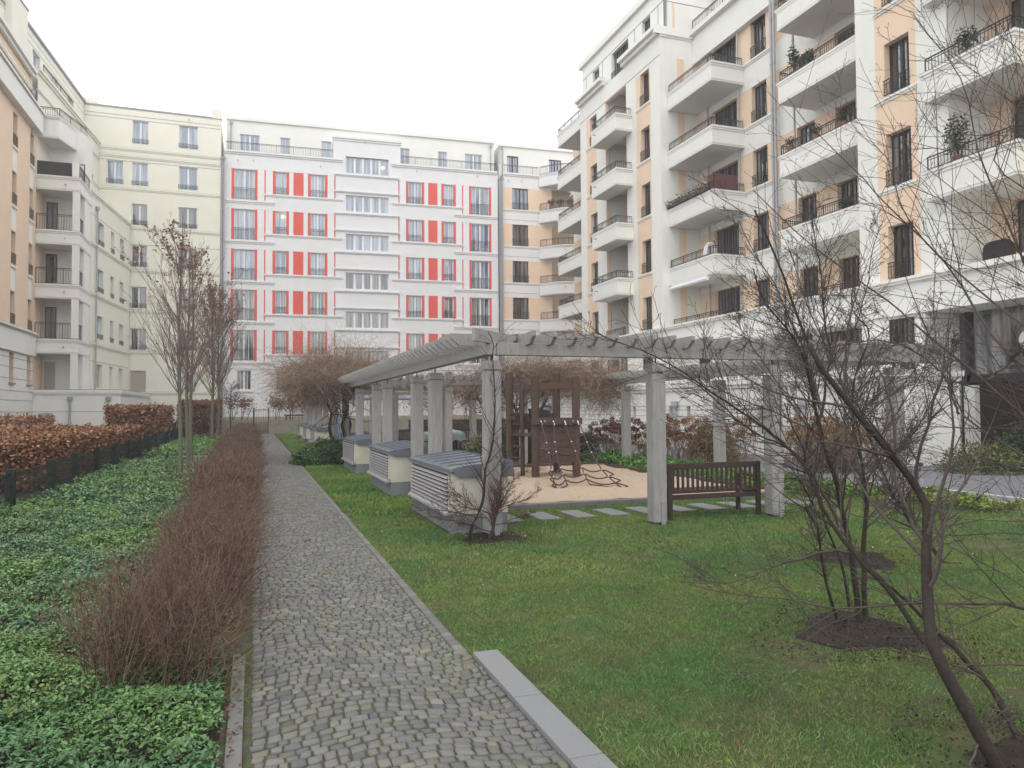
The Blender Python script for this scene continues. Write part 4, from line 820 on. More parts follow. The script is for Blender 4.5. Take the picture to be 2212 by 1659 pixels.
# ================================================================ ventilation boxes
vw = mat('rough_render', (.60, .565, .48), .95, .06, 2, .7, 110, streak=.12); vp = mat('grey_plinth', (.20, .215, .22), .8, .1, 3, .2, 60); roofm = mat('blue_grey_sheet_metal', (.40, .45, .52), .3, .12, 5, metal=.9, spec=.5); fasc = mat('slate_flashing_and_seam_shade', (.13, .145, .165), .5, .12, 5); louv = mat('louvre_metal', (.36, .34, .35), .45, .08, 6, metal=.3)
names = ['nearest rendered ventilation box with blue grey metal roof, behind the corner post', 'second rendered ventilation box from the front beside the path', 'third rendered ventilation box, just before the green shrubs', 'fourth ventilation box, first beyond the green shrubs', 'fifth ventilation box, second beyond the green shrubs', 'farthest ventilation box near the end of the pergola']
def ventbox(y0, i):
    x0, x1, L = 2.57, 3.36, 2.78; y1 = y0 + L; t = thing('ventilation_box', ((x0 + x1) / 2, (y0 + y1) / 2, 0), names[i], 'ventilation box', 'rendered ventilation boxes along the path')
    b = MB(); b.box(x0, x1, y0, y1, .27, .84, vw); b.hexa([(x0, y0, .84), (x1, y0, .84), (x1, y1, .84), (x0, y1, .84), (x0, y0, .858), (x1, y0, .925), (x1, y1, .925), (x0, y1, .858)], vw)
    b.box(x0 + .008, x1 - .008, y0 + .008, y1 - .008, 0, .27, vp); o = b.build('body', t)
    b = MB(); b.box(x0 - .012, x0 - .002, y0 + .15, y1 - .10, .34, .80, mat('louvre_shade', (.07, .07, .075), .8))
    k = 8
    for j in range(k):
        z = .345 + j * .057
        b.hexa([(x0 - .052, y0 + .16, z), (x0 - .044, y0 + .16, z), (x0 - .044, y1 - .11, z), (x0 - .052, y1 - .11, z), (x0 - .022, y0 + .16, z + .030), (x0 - .013, y0 + .16, z + .030), (x0 - .013, y1 - .11, z + .030), (x0 - .022, y1 - .11, z + .030)], louv)
    b.box(x0 - .03, x0 - .001, y0 + .13, y0 + .16, .33, .82, vw); b.box(x0 - .03, x0 - .001, y1 - .11, y1 - .08, .33, .82, vw)
    b.build('louvre', t)
    b = MB(); b.hexa([(x0 - .09, y0 + .05, .255), (x0 - .005, y0 + .05, .255), (x0 - .005, y1 - .08, .255), (x0 - .09, y1 - .08, .255), (x0 - .085, y0 + .05, .285), (x0 - .005, y0 + .05, .34), (x0 - .005, y1 - .08, .34), (x0 - .085, y1 - .08, .285)], louv); b.build('sill', t)
    b = MB(); e = .05; za, zb = .885, .97
    b.hexa([(x0 - e, y0 - e, za - .03), (x1 + e, y0 - e, za - .03), (x1 + e, y1 + e, za - .03), (x0 - e, y1 + e, za - .03), (x0 - e, y0 - e, za), (x1 + e, y0 - e, zb), (x1 + e, y1 + e, zb), (x0 - e, y1 + e, za)], roofm)
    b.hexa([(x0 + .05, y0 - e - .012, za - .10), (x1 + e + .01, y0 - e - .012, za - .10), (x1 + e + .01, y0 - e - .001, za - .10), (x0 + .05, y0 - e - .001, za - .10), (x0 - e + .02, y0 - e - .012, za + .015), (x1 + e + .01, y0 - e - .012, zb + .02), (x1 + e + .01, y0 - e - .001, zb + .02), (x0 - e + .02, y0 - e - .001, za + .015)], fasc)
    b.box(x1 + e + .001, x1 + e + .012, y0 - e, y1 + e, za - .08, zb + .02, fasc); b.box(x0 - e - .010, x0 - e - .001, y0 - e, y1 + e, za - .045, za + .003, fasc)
    for j in range(7):     # standing seams: same sheet as the roof, their shade painted as darker colour
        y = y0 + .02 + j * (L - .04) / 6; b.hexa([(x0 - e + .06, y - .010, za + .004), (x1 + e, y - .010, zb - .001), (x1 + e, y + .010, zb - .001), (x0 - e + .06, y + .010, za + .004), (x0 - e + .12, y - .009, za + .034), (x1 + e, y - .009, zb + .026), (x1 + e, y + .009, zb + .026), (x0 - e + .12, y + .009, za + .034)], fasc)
    b.build('roof', t)
    return t
for i, y in enumerate((9.84, 14.68, 20.02, 33.7, 39.2, 44.8)): ventbox(y, i)
# ================================================================ benches
def bench(x0, y0, W, rot, label, H=.86):
    t = thing('garden_bench', (x0, y0, 0), label, 'bench', None)
    b = MB(); pos = Matrix.Translation((x0, y0, 0)) @ Matrix.Rotation(rot, 4, 'Z')
    def emit(b, name, par): b.v = [tuple(pos @ Vector(v)) for v in b.v]; return b.build(name, par, bevel=.006)
    D = .52
    for x in (0.04, W - .04):
        b = MB(); b.bar((x, 0, 0), (x, -.04 + .04, H), .07, .055, benchw); emit(b, 'leg', t)
        b = MB(); b.bar((x, D, 0), (x, D, .62), .06, .06, benchw); emit(b, 'leg', t)
        b = MB(); b.box(x - .035, x + .035, .02, D + .05, .60, .635, benchw); b.box(x - .02, x + .02, .03, D - .02, .34, .41, benchw); emit(b, 'armrest', t)
    b = MB(); b.box(.08, W - .08, -.02, .025, .77, H + .0, benchw); b.box(.08, W - .08, -.015, .025, .40, .45, benchw); b.box(.08, W - .08, -.018, .028, .31, .385, benchw)
    n = int((W - .2) / .085)
    for i in range(n + 1): x = .1 + (W - .2) * i / n; b.box(x - .021, x + .021, -.008, .016, .449, .771, benchw)
    emit(b, 'backrest', t)
    b = MB()
    for j in range(6): b.box(.03, W - .03, .04 + j * .083, .04 + j * .083 + .065, .41, .432, benchw)
    b.box(.08, W - .08, D - .02, D + .02, .34, .405, benchw); emit(b, 'seat', t)
    return t
bench(5.92, 9.86, 1.68, 0, 'dark slatted wooden bench seen from behind between the front pergola posts')
bench(9.75, 31.6, 1.5, math.pi, 'dark wooden bench to the right of the tarpaulin covered table')
bench(5.5, 31.9, 1.5, 0, 'dark wooden bench to the left of the tarpaulin covered table')
bench(3.9, 40.5, 1.5, math.pi / 2, 'far dark bench beside the left pergola row beyond the table')
# covered table
tb = thing('garden_table', (7.6, 31.2, 0), 'garden table hidden under a draped grey green tarpaulin', 'table')
b = MB(); b.box(7.0, 8.5, 30.8, 31.7, .66, .70, benchw); b.build('table_top', tb)
for x in (7.1, 8.4):
    for y in (30.9, 31.6): b = MB(); b.bar((x, y, 0), (x, y, .66), .07, .07, benchw); b.build('leg', tb)
tarpm = mat('tarpaulin', (.20, .26, .26), .35, .15, 3, .5, 12, spec=.6)
n = 26; V = []
for j in range(n):
    for i in range(n):
        a, c = i / (n - 1) * 2 - 1, j / (n - 1) * 2 - 1; r = max(abs(a), abs(c)); x = 7.75 + a * 1.0; y = 31.25 + c * .7
        z = .74 + .22 * max(0, 1 - abs(a - .1) * 1.3) * max(0, 1 - abs(c)) + .02 * math.sin(9 * a + 5 * c)
        if r > .78: q = (r - .78) / .22; z = .74 - q * .36 + .05 * math.sin(14 * a + 11 * c); x -= a * q * .12; y -= c * q * .1
        V.append((x, y, z))
Fq = [(j * n + i, j * n + i + 1, (j + 1) * n + i + 1, (j + 1) * n + i) for j in range(n - 1) for i in range(n - 1)]
tag(npmesh('tarpaulin', V, Fq, tarpm, smooth=True, base=(7.75, 31.25, .7)), 'grey green plastic tarpaulin draped over the garden table', 'tarpaulin')
# ================================================================ climbing tower
CT = thing('climbing_tower', (6.7, 16.7, 0), 'dark wooden climbing tower with ladder and plank front in the sandbox', 'climbing tower')
def rpost(x, y, z1, r=.095, m=brownw, nm='post', flat=.8):
    b = MB(); b.tube([(x, y, -.1), (x, y, z1 - .02), (x, y, z1)], [r, r, r * .8], m, 12); return b.build(nm, CT, smooth=False)
rpost(6.22, 16.2, 2.5); rpost(7.26, 16.2, 2.5, m=redw); rpost(5.98, 17.35, 2.62); rpost(7.2, 17.25, 2.62)
rpost(6.17, 16.95, 2.36, .055, nm='ladder_rail')
b = MB(); b.bar((6.25, 16.2, 2.25), (7.24, 16.2, 2.25), .05, .12, redw); b.bar((6.0, 17.35, 2.25), (7.2, 17.25, 2.25), .05, .12, redw); b.bar((7.24, 16.2, 2.25), (7.2, 17.25, 2.25), .05, .12, brownw); b.build('crossbar', CT)
b = MB(); b.box(6.1, 7.36, 16.05, 16.12, 1.34, 1.50, brownw)
for x in (6.4, 7.12): b.tube([(x, 16.055, 1.42), (x, 16.03, 1.42)], .025, steel, 8)
b.build('rope_beam', CT, bevel=.01)
b = MB()
for i in range(5): b.box(6.3, 7.18, 16.14 + .006 * (i % 2), 16.18 + .006 * (i % 2), .43 + i * .18, .43 + i * .18 + .172, brownw)
for i in range(4): b.box(7.20, 7.24, 16.25, 17.2, .43 + i * .23, .64 + i * .23, brownw)
b.build('plank_wall', CT, bevel=.006)
b = MB(); b.box(6.05, 7.2, 16.2, 17.3, 1.06, 1.12, brownw); b.box(5.98, 6.02, 17.0, 17.3, 1.45, 1.55, brownw); b.box(6.0, 7.2, 17.28, 17.32, 1.2, 1.6, brownw); b.build('platform', CT)
for i in range(5): b = MB(); b.tube([(5.98, 17.35, .52 + i * .27), (6.17, 16.95, .52 + i * .27)], .024, brownw, 8); b.build('rung', CT)
b = MB()
b.hexa([(6.35, 16.6, 1.5), (6.75, 16.6, 1.5), (6.75, 16.9, 1.5), (6.35, 16.9, 1.5), (6.3, 16.6, 1.72), (6.78, 16.6, 1.66), (6.78, 16.9, 1.66), (6.3, 16.9, 1.72)], iron); b.bar((6.55, 16.7, 1.66), (6.72, 16.7, 1.98), .1, .05, iron); b.build('periscope', CT)
# rope net
rope = mat('red_brown_rope', (.10, .045, .045), .85, .25, 60)
RN = thing('climbing_net', (6.7, 15.2, .7), 'red brown rope net hanging from the climbing tower down to the sand', 'rope net')
tops = [(6.29, 16.03, 1.42), (6.60, 16.03, 1.42), (6.89, 16.03, 1.42), (7.22, 16.03, 1.42)]; bots = [(5.92, 14.1, .06), (6.25, 14.5, .09), (6.7, 14.2, .12), (7.15, 13.72, .05)]
strands = []
for a, c in zip(tops, bots):
    a, c = Vector(a), Vector(c); pts = []
    for i in range(9):
        t = i / 8; p = a.lerp(c, t); p.z -= .20 * math.sin(math.pi * t); p.x += .04 * math.sin(5 * t + a.x * 9); pts.append(p)
    strands.append(pts)
b = MB()
for p in strands: b.tube(p, .015, rope, 6)
for lev in (2, 3, 5, 6, 7):
    row = [s_[lev] for s_ in strands]; pts = []
    for q0, q1 in zip(row[:-1], row[1:]):
        for i in range(4): t = i / 4; p = q0.lerp(q1, t); p.z -= .07 * math.sin(math.pi * t); pts.append(p)
    pts.append(row[-1]); b.tube(pts, .016, rope, 6)
    e = row[-1]; n_ = strands[-1][min(lev + 1, 8)]; b.tube([e, e + Vector((.1, -.02, -.02)), n_ + Vector((.12, 0, .05)), n_], .015, rope, 6)
    e = row[0]; n_ = strands[0][min(lev + 1, 8)]; b.tube([e, e + Vector((-.07, -.02, -.04)), n_ + Vector((-.07, 0, .06)), n_], .015, rope, 6)
b.tube([strands[0][8], strands[0][8] + Vector((.22, .12, .03)), strands[1][8]], .013, rope, 6); b.tube([strands[2][8], strands[3][8]], .013, rope, 6); b.build('rope', RN, smooth=True)
b = MB()
for p in tops: b.tube([(p[0], p[1] - .01, p[2] + .01), (p[0] + .015, p[1] - .05, p[2] - .09)], .014, wframe, 8)
for s_ in strands:
    for l_ in (2, 3, 5, 6): p = s_[l_]; b.tube([p - Vector((.012, 0, 0)), p + Vector((.012, 0, 0))], .020, wframe, 6)
b.build('rope_fitting', RN)
b = MB(); b.tube([bots[0], (5.86, 13.98, .0)], .01, steel, 6); b.tube([bots[3], (7.26, 13.55, .0)], .01, steel, 6); b.build('anchor_chain', RN)
# swing behind, with its blue top bar
blue = mat('blue_steel', (.05, .22, .55), .4, .08); SW = thing('swing_set', (7, 42.5, 0), 'playground swing with a blue top bar behind the pergola', 'swing')
b = MB(); b.tube([(4.4, 42.5, 2.35), (10.0, 42.5, 2.35)], .07, blue, 10); b.build('top_bar', SW)
for x in (4.45, 9.95):
    b = MB(); b.tube([(x, 41.5, 0), (x, 42.5, 2.35), (x, 43.5, 0)], .05, blue, 8); b.build('frame_leg', SW)
for x in (5.6, 8.2):
    b = MB(); b.tube([(x, 42.5, 2.3), (x, 42.5, .5)], .012, steel, 5); b.tube([(x + .5, 42.5, 2.3), (x + .5, 42.5, .5)], .012, steel, 5); b.box(x, x + .5, 42.4, 42.6, .46, .5, iron); b.build('swing_seat', SW)
# ================================================================ mesh fence on the left
FN = thing('mesh_fence', (-3.95, 20, 0), 'low dark green mesh fence with square posts along the left hedge', 'fence'); fg = mat('dark_green_steel', (.012, .018, .016), .5, .1)
fx = lambda y: -3.72 - .006 * (y - 12) - .10 * (y > 18); ys = [8.9 + i * 2.62 for i in range(18)]
b = MB()
for i in range(len(ys) - 1):
    y0, y1 = ys[i], ys[i + 1]; x0, x1 = fx(y0), fx(y1)
    for z in (.10, .30, .50, .70): b.bar((x0, y0, z), (x1, y1, z), .014, .014, fg)
    for j in range(1, 52): t = j / 52; b.box(x0 + (x1 - x0) * t - .0025, x0 + (x1 - x0) * t + .0025, y0 + (y1 - y0) * t - .0025, y0 + (y1 - y0) * t + .0025, .08, .72, fg)
b.build('mesh_panel', FN)
for y in ys: b = MB(); b.box(fx(y) - .07, fx(y) + .07, y - .035, y + .035, 0, .78, fg); b.build('post', FN, bevel=.006)
# ================================================================ end wall with gate
wm = mat('weathered_concrete', (.26, .25, .19), .9, .15, 1.5, .3, 60, streak=.3); EW = thing('garden_wall', (3, 57.7, 0), 'low weathered concrete wall across the far end of the path', 'wall')
b = MB(); b.box(-5.2, -.05, 57.7, 58.0, 0, 1.05, wm); b.box(1.05, 11.5, 57.7, 58.0, 0, 1.05, wm); b.build('wall_panel', EW)
gt = thing('garden_gate', (.5, 57.8, 0), 'small dark iron gate with upright bars at the end of the path', 'gate')
b = railing_mb([(.05, 57.85), (1.0, 57.85)], .2, 1.6, .14); b.build('gate_leaf', gt)
b = MB(); b.box(-.05, .04, 57.8, 57.9, 0, 1.95, iron); b.build('gate_post', gt); b = MB(); b.box(1.0, 1.09, 57.8, 57.9, 0, 1.95, iron); b.build('gate_post', gt)
b = MB(); b.box(-.05, 1.05, 58.6, 61.9, 0, .5, wm); b.box(-.05, 1.05, 59.4, 61.9, .5, .9, wm); tag(b.build('garden_steps'), 'stone steps behind the small iron gate', 'steps')
b = MB(); b.box(-9, 0, 58.02, 61.8, 0, .9, soil); b.box(1.1, 22, 58.02, 61.3, 0, .9, soil); tag(b.build('raised_ground'), kind='structure')
b = MB(); b.box(2.2, 3.9, 59.6, 59.75, 1.3, 1.42, benchw); b.box(2.2, 3.9, 59.3, 59.6, .95, 1.0, benchw); b.box(2.3, 2.4, 59.3, 59.7, .9, 1.4, benchw); b.box(3.7, 3.8, 59.3, 59.7, .9, 1.4, benchw); tag(b.build('terrace_bench'), 'small dark bench on the raised terrace behind the far wall', 'bench')
# bollard light by the pavement
b = MB(); b.o = (12.2, 11.0, 0); b.tube([(12.2, 11.0, 0), (12.2, 11.0, .55)], .05, zinc, 12); b.tube([(12.2, 11.0, .55), (12.2, 11.0, .62)], .055, iron, 12); tag(b.build('path_light'), 'slim grey bollard light at the edge of the pavement', 'bollard light')
# ================================================================ woody plants
def sweep(starts, dirs, L, R0, R1, K=5, bend=.25, upc=.0, rg=rng):
    N = len(starts); P = np.zeros((N, K, 3)); P[:, 0] = starts; d = dirs / (np.linalg.norm(dirs, axis=1, keepdims=True) + 1e-9)
    for k in range(1, K):
        d = d + rg.normal(size=(N, 3)) * bend / K ** .5 + np.array([0, 0, upc / K]); d /= np.linalg.norm(d, axis=1, keepdims=True)
        P[:, k] = P[:, k - 1] + d * (L / (K - 1))[:, None]
    t = np.linspace(0, 1, K)[None, :]; return P, R0[:, None] * (1 - t) + R1[:, None] * t
def sub(P, R, n, lenf, spread=.9, rf=.6, lo=.25, K=4, bend=.5, upc=.3, rg=rng, minr=.0007, outw=None):
    N, k, _ = P.shape; i = rg.integers(0, N, n); t = lo + (1 - lo) * rg.random(n); f = t * (k - 1); j = np.minimum(f.astype(int), k - 2); fr_ = (f - j)[:, None]
    S_ = P[i, j] * (1 - fr_) + P[i, j + 1] * fr_; D = P[i, j + 1] - P[i, j]; D /= np.linalg.norm(D, axis=1, keepdims=True) + 1e-9
    rd = rg.normal(size=(n, 3)); rd -= (rd * D).sum(1, keepdims=True) * D; rd /= np.linalg.norm(rd, axis=1, keepdims=True) + 1e-9
    Lp = np.linalg.norm(P[:, -1] - P[:, 0], axis=1)[i]; r = (R[i, j] * (1 - fr_[:, 0]) + R[i, j + 1] * fr_[:, 0])
    L = lenf * Lp * (.5 + .8 * rg.random(n)) * (1.15 - .6 * t)
    return sweep(S_, D + rd * spread, L, np.maximum(r * rf, minr * 1.3), np.full(n, minr), K, bend, upc, rg)
def woody(name, sets, m, parent=None, col=None):      # sets: (P, R, sides)
    V, F = [], []; o = 0
    for P, R, n in sets: v, f = tubes_np(P, R, n); V.append(v); F.append(f + o); o += len(v)
    V = np.concatenate(V); F = np.concatenate(F); c = None
    if col is not None: c = np.tile(np.array(col), (len(V), 1))
    return npmesh(name, V, F, m, c, parent, smooth=True)
# bare clipped hedge along the path
hedgem = mat('red_brown_twigs', None, .85, .1, 5, attr=True)
def twig_hedge(name, x0, x1, y0, y1, h, n, r, label, spread=.18, seed=1):
    rg = np.random.default_rng(seed); t = thing(name, ((x0 + x1) / 2, (y0 + y1) / 2, 0), label, 'hedge', 'bare hedge runs along the path')
    base = np.stack([x0 + .15 + (x1 - x0 - .3) * rg.random(n), y0 + .1 + (y1 - y0 - .2) * rg.random(n), np.zeros(n)], 1)
    cxm = (x0 + x1) / 2; d = np.stack([(base[:, 0] - cxm) * .55 + rg.normal(size=n) * spread, rg.normal(size=n) * spread, np.ones(n)], 1); d[:, 0] += .12
    hh = h * (.72 + .3 * rg.random(n)) * (1 + .10 * snoise(base[:, 0] * 3, base[:, 1], 1.1))
    P, R = sweep(base, d, hh, np.full(n, r * 1.9), np.full(n, r * .6), 6, .5, .2, rg)
    P2, R2 = sub(P, R, n * 4, .40, 1.0, .6, .25, 5, .6, .25, rg, r * .45); P3, R3 = sub(P2, R2, n * 7, .55, 1.0, .7, .2, 4, .6, .15, rg, r * .38)
    V, F, K = [], [], []; o = 0
    for (p, q, s_) in ((P, R, 4), (P2, R2, 3), (P3, R3, 3)):
        p[..., 2] = np.clip(p[..., 2], 0, None); v, f = tubes_np(p, q, s_); V.append(v); F.append(f + o); o += len(v)
        k = len(p); c = np.array([(.15, .088, .068), (.20, .125, .095), (.12, .070, .055), (.24, .17, .125)])[rg.integers(0, 4, k)] * (1 + .25 * rg.normal(size=(k, 1))) * (1.0 if s_ == 3 else .75); K.append(np.repeat(np.clip(c, .02, .5), len(v) // k, 0))
    npmesh('branches', np.concatenate(V), np.concatenate(F), hedgem, np.concatenate(K), t)
    return t
twig_hedge('bare_hedge', -1.08, -.12, 4.75, 6.4, .76, 480, .0017, 'nearest loose clump of the bare reddish brown hedge beside the path', .30, 1)
twig_hedge('bare_hedge', -.88, -.04, 6.45, 12.2, .70, 2100, .0024, 'second, denser run of the bare clipped hedge beside the path', .24, 2)
twig_hedge('bare_hedge', -.96, -.04, 12.4, 24.0, .84, 3600, .0040, 'middle run of the bare clipped hedge beside the path', .15, 3)
twig_hedge('bare_hedge', -1.0, -.04, 24.3, 52.0, .92, 5200, .0075, 'farthest long run of the bare clipped hedge leading to the gate', .15, 4)
# pale dry grass tufts under the hedge
P0 = np.stack([-.12 + .06 * rng.normal(size=1500), 4.6 + 9 * rng.random(1500) ** 1.3, np.zeros(1500)], 1); k = snoise(P0[:, 1], P0[:, 1], 1.4) > -.2; P0 = P0[k]; n = len(P0)
Pt, Rt = sweep(P0, np.stack([.6 + .5 * rng.normal(size=n), .6 * rng.normal(size=n), np.full(n, 1.)], 1), .10 + .12 * rng.random(n), np.full(n, .0018), np.full(n, .0006), 4, .3, -1.6)
v, f = tubes_np(Pt, Rt, 3); tag(npmesh('dry_grass', v, f, grassm, pal(n, [(.13, .15, .04), (.22, .18, .09), (.17, .13, .06), (.09, .14, .03)], k=12)), 'tufts of grass growing out under the bare hedge', 'grass', kind='stuff')
# beech hedges that keep their brown leaves
beech = [(.26, .12, .065), (.34, .175, .095), (.19, .085, .05), (.40, .225, .13), (.14, .07, .045), (.30, .135, .065)]
def beech_hedge(x0, x1, y0, y1, h, n, size, label, cols=beech, bare=0.0, z0=.0, seed=0, cat='hedge'):
    rg = np.random.default_rng(seed + 50); t = thing('beech_hedge', ((x0 + x1) / 2, (y0 + y1) / 2, z0), label, cat, 'brown leaved beech hedges behind the fence')
    p = rg.random((n, 3)); ax = rg.integers(0, 3, n); side = rg.random(n)
    dd = .16 * rg.random(n) ** 1.5
    for a in range(3):
        k = ax == a
        if a == 2: p[k, 2] = 1 - dd[k]
        else: p[k, a] = np.where(side[k] < .5, dd[k], 1 - dd[k])
    p[:, 2] = 1 - (1 - p[:, 2]) * (1 - .05)
    X = x0 + (x1 - x0) * p[:, 0]; Y = y0 + (y1 - y0) * p[:, 1]; Z = h * p[:, 2]
    bump = .12 * snoise(X * 1.2 + Z, Y, 1.7, seed) + .08 * snoise(X + 2 * Z, Y * 2, 3.1, seed); Z = Z * (1 + bump * .8); X = X + bump * np.where(p[:, 0] > .5, 1, -1) * .8
    k = (snoise(X * 2 + Z, Y * 1.5 + Z * 2, 2.7, seed + 1) + .7 * rg.random(n)) > -.55 + bare; X, Y, Z = X[k], Y[k], Z[k]
    V, F = leaves_np(np.stack([X, Y, Z + z0], 1), np.full(len(X), size), .15, .7, rg); npmesh('foliage', V, F, dryleaf, pal(len(X), cols, rg, 4, .22), t)
    m = int((y1 - y0) * (x1 - x0) * 14) + 20; b0 = np.stack([x0 + (x1 - x0) * (.15 + .7 * rg.random(m)), y0 + (y1 - y0) * rg.random(m), np.full(m, z0)], 1)
    P, R = sweep(b0, np.stack([rg.normal(size=m) * .3, rg.normal(size=m) * .3, np.ones(m)], 1), h * (.7 + .3 * rg.random(m)), np.full(m, .016), np.full(m, .004), 5, .3, .2, rg); P2, R2 = sub(P, R, m * 8, .35, 1., .5, .1, 4, .5, .2, rg, .003)
    woody('branches', [(P, R, 4), (P2, R2, 3)], bark, t); return t
beech_hedge(-5.6, -4.4, 18.4, 33.5, 1.10, 42000, .085, 'long low clipped beech hedge with rust brown leaves just behind the mesh fence', seed=1)
beech_hedge(-9.6, -5.7, 25.0, 31.0, 1.18, 26000, .10, 'wide rust brown beech hedge behind the long low one at the left', seed=2)
beech_hedge(-13.5, -9.2, 24.0, 27.0, 1.15, 12000, .10, 'rust brown beech hedge crossing the left edge of the picture', seed=3)
beech_hedge(-8.6, -6.3, 17.5, 22.5, 1.05, 5000, .07, 'nearly bare beech hedge with few brown leaves at the left picture edge', bare=.75, seed=4)
beech_hedge(-6.4, -4.3, 38.0, 46.0, 1.9, 24000, .12, 'taller block of brown beech hedge beyond the long low one', seed=5)
beech_hedge(-4.6, -2.2, 52.0, 56.0, 2.3, 22000, .13, 'farthest brown beech hedge behind the second tree group', seed=6)
beech_hedge(-10, -8.2, 34, 37.5, 1.5, 5000, .10, 'sparse ragged beech hedge in front of the cream terrace wall', bare=.55, seed=7)
# young beech saplings on the far terrace
for i, (x, y, h, dens, side) in enumerate([(-1.5, 59, 1.9, 260, 'left'), (-.6, 58.8, 1.8, 330, 'left'), (1.7, 58.8, 1.8, 500, 'right'), (2.7, 59, 1.7, 380, 'right'), (3.7, 58.9, 1.7, 250, 'right'), (4.9, 59, 1.6, 160, 'right'), (12.4, 58.8, 1.7, 240, 'right'), (13.6, 58.8, 1.6, 240, 'right'), (15, 58.8, 1.9, 300, 'right'), (16.6, 58.5, 2.2, 500, 'right')]):
    t = thing('beech_sapling', (x, y, .9), 'young beech with brown leaves, number %s counted from the far gate on its %s side' % ({0: 'two', 1: 'one'}.get(i, ['one', 'two', 'three', 'four', 'five', 'six', 'seven', 'eight'][i - 2]), side), 'sapling', 'beech saplings on the far terrace')
    P, R = sweep(np.array([[x, y, .9]] * 3) + rng.normal(size=(3, 3)) * [.15, .15, 0], rng.normal(size=(3, 3)) * .12 + [0, 0, 1], np.full(3, h * .8), np.full(3, .03), np.full(3, .012), 5, .2); P2, R2 = sub(P, R, 30, .45, 1.2, .6, .35, 4, .4, .2, rng, .006); woody('trunk', [(P, R, 5), (P2, R2, 3)], bark, t)
    d = rng.normal(size=(dens, 3)) * [.38, .3, .26] + [x, y, .9 + h * .78]; V, F = leaves_np(d, np.full(dens, .17), .3); npmesh('foliage', V, F, dryleaf, pal(dens, [(.20, .08, .055), (.26, .11, .07), (.13, .055, .04)]), t)
# ---------------------------------------------------------------- columnar trees on the left
def columnar(x, y, H, z0, crown, label, nb=60, leaves=500, rt_=.055, seed=0, lean=.0, tw=.0035, group='columnar trees in the ground cover', lz=.5):
    rg = np.random.default_rng(seed + 9); t = thing('columnar_tree', (x, y, 0), label, 'tree', group)
    zz = np.linspace(0, H, 12); T_ = np.stack([x + lean * zz + .03 * np.sin(zz * 1.1 + seed), y + .03 * np.cos(zz * .9), zz], 1)[None]; Rr = np.interp(zz, [0, .2, z0, H], [rt_ * 1.4, rt_ * 1.05, rt_ * .85, .005])[None]
    woody('trunk', [(T_, Rr, 10)], barkg, t)
    fz = z0 + (H - z0) * rg.random(nb) ** 1.25 * .86; ang = rg.random(nb) * 2 * np.pi; st = np.stack([x + lean * fz, y + 0 * fz, fz], 1); ten = .42 + .34 * rg.random(nb)
    rel_ = (fz - z0) / (H - z0); L_ = np.minimum((H - fz) * .8, crown * (1.5 - .4 * rel_)) * (.75 + .4 * rg.random(nb))
    P, R = sweep(st, np.stack([np.cos(ang) * ten, np.sin(ang) * ten, np.ones(nb)], 1), L_, np.full(nb, rt_ * .28) * (1 - .5 * rel_), np.full(nb, tw * .8), 8, .16, .25, rg)
    P2, R2 = sub(P, R, nb * 9, .30, .5, .55, .15, 5, .3, .6, rg, tw * .7); P3, R3 = sub(P2, R2, nb * 15, .42, .6, .7, .2, 3, .3, .5, rg, tw * .6)
    woody('crown', [(P, R, 4), (P2, R2, 3), (P3, R3, 3)], treetwig, t)
    if leaves:
        tips = P3[:, -1]; rel2 = (tips[:, 2] - z0) / (H - z0); w_ = np.clip((rel2 - lz) * 3, .02, 1) * (rel2 < .93); i = rg.choice(len(tips), leaves, p=w_ / w_.sum())
        V, F = leaves_np(tips[i] + rg.normal(size=(leaves, 3)) * .03, np.full(leaves, .075 * H / 6.5), .0, .7, rg); npmesh('dead_leaves', V, F, dryleaf, pal(leaves, [(.30, .13, .08), (.36, .18, .10), (.20, .09, .055)], rg), t)
    return t
columnar(-1.72, 19.9, 6.6, 1.7, 1.6, 'slender bare columnar tree with brown leaves near its top, nearest of the front three', 44, 300, .052, 1)
columnar(-1.68, 21.7, 6.3, 1.9, 1.5, 'slender bare columnar tree, middle one of the front three', 32, 160, .048, 2)
columnar(-1.85, 25.4, 7.2, 2.2, 1.7, 'slender bare columnar tree, rearmost of the front three', 36, 180, .052, 3)
columnar(-2.15, 44.0, 9.2, 2.4, 2.3, 'bare columnar tree with rusty leaf remains, nearer of the rear pair', 60, 650, .095, 4, 0, .0075, lz=.35)
columnar(-2.0, 47.6, 9.6, 2.6, 2.4, 'bare columnar tree with rusty leaf remains, farther of the rear pair', 70, 900, .095, 5, 0, .0075, lz=.35)
# small bare tree before the far windows
t = thing('small_bare_tree', (-1.5, 54.5, 0), 'small bare tree with a thin straight stem in front of the far ground floor windows', 'tree')
P, R = sweep(np.array([[-1.5, 54.5, 0.]]), np.array([[0, 0, 1.]]), np.array([3.4]), np.array([.05]), np.array([.02]), 8, .05); P2, R2 = sub(P, R, 34, .45, 1.3, .5, .6, 5, .3, .2, rng, .009); P3, R3 = sub(P2, R2, 200, .5, .8, .7, .2, 3, .4, .1, rng, .006)
woody('trunk', [(P, R, 6)], bark, t); woody('crown', [(P2, R2, 3), (P3, R3, 3)], twigm, t)
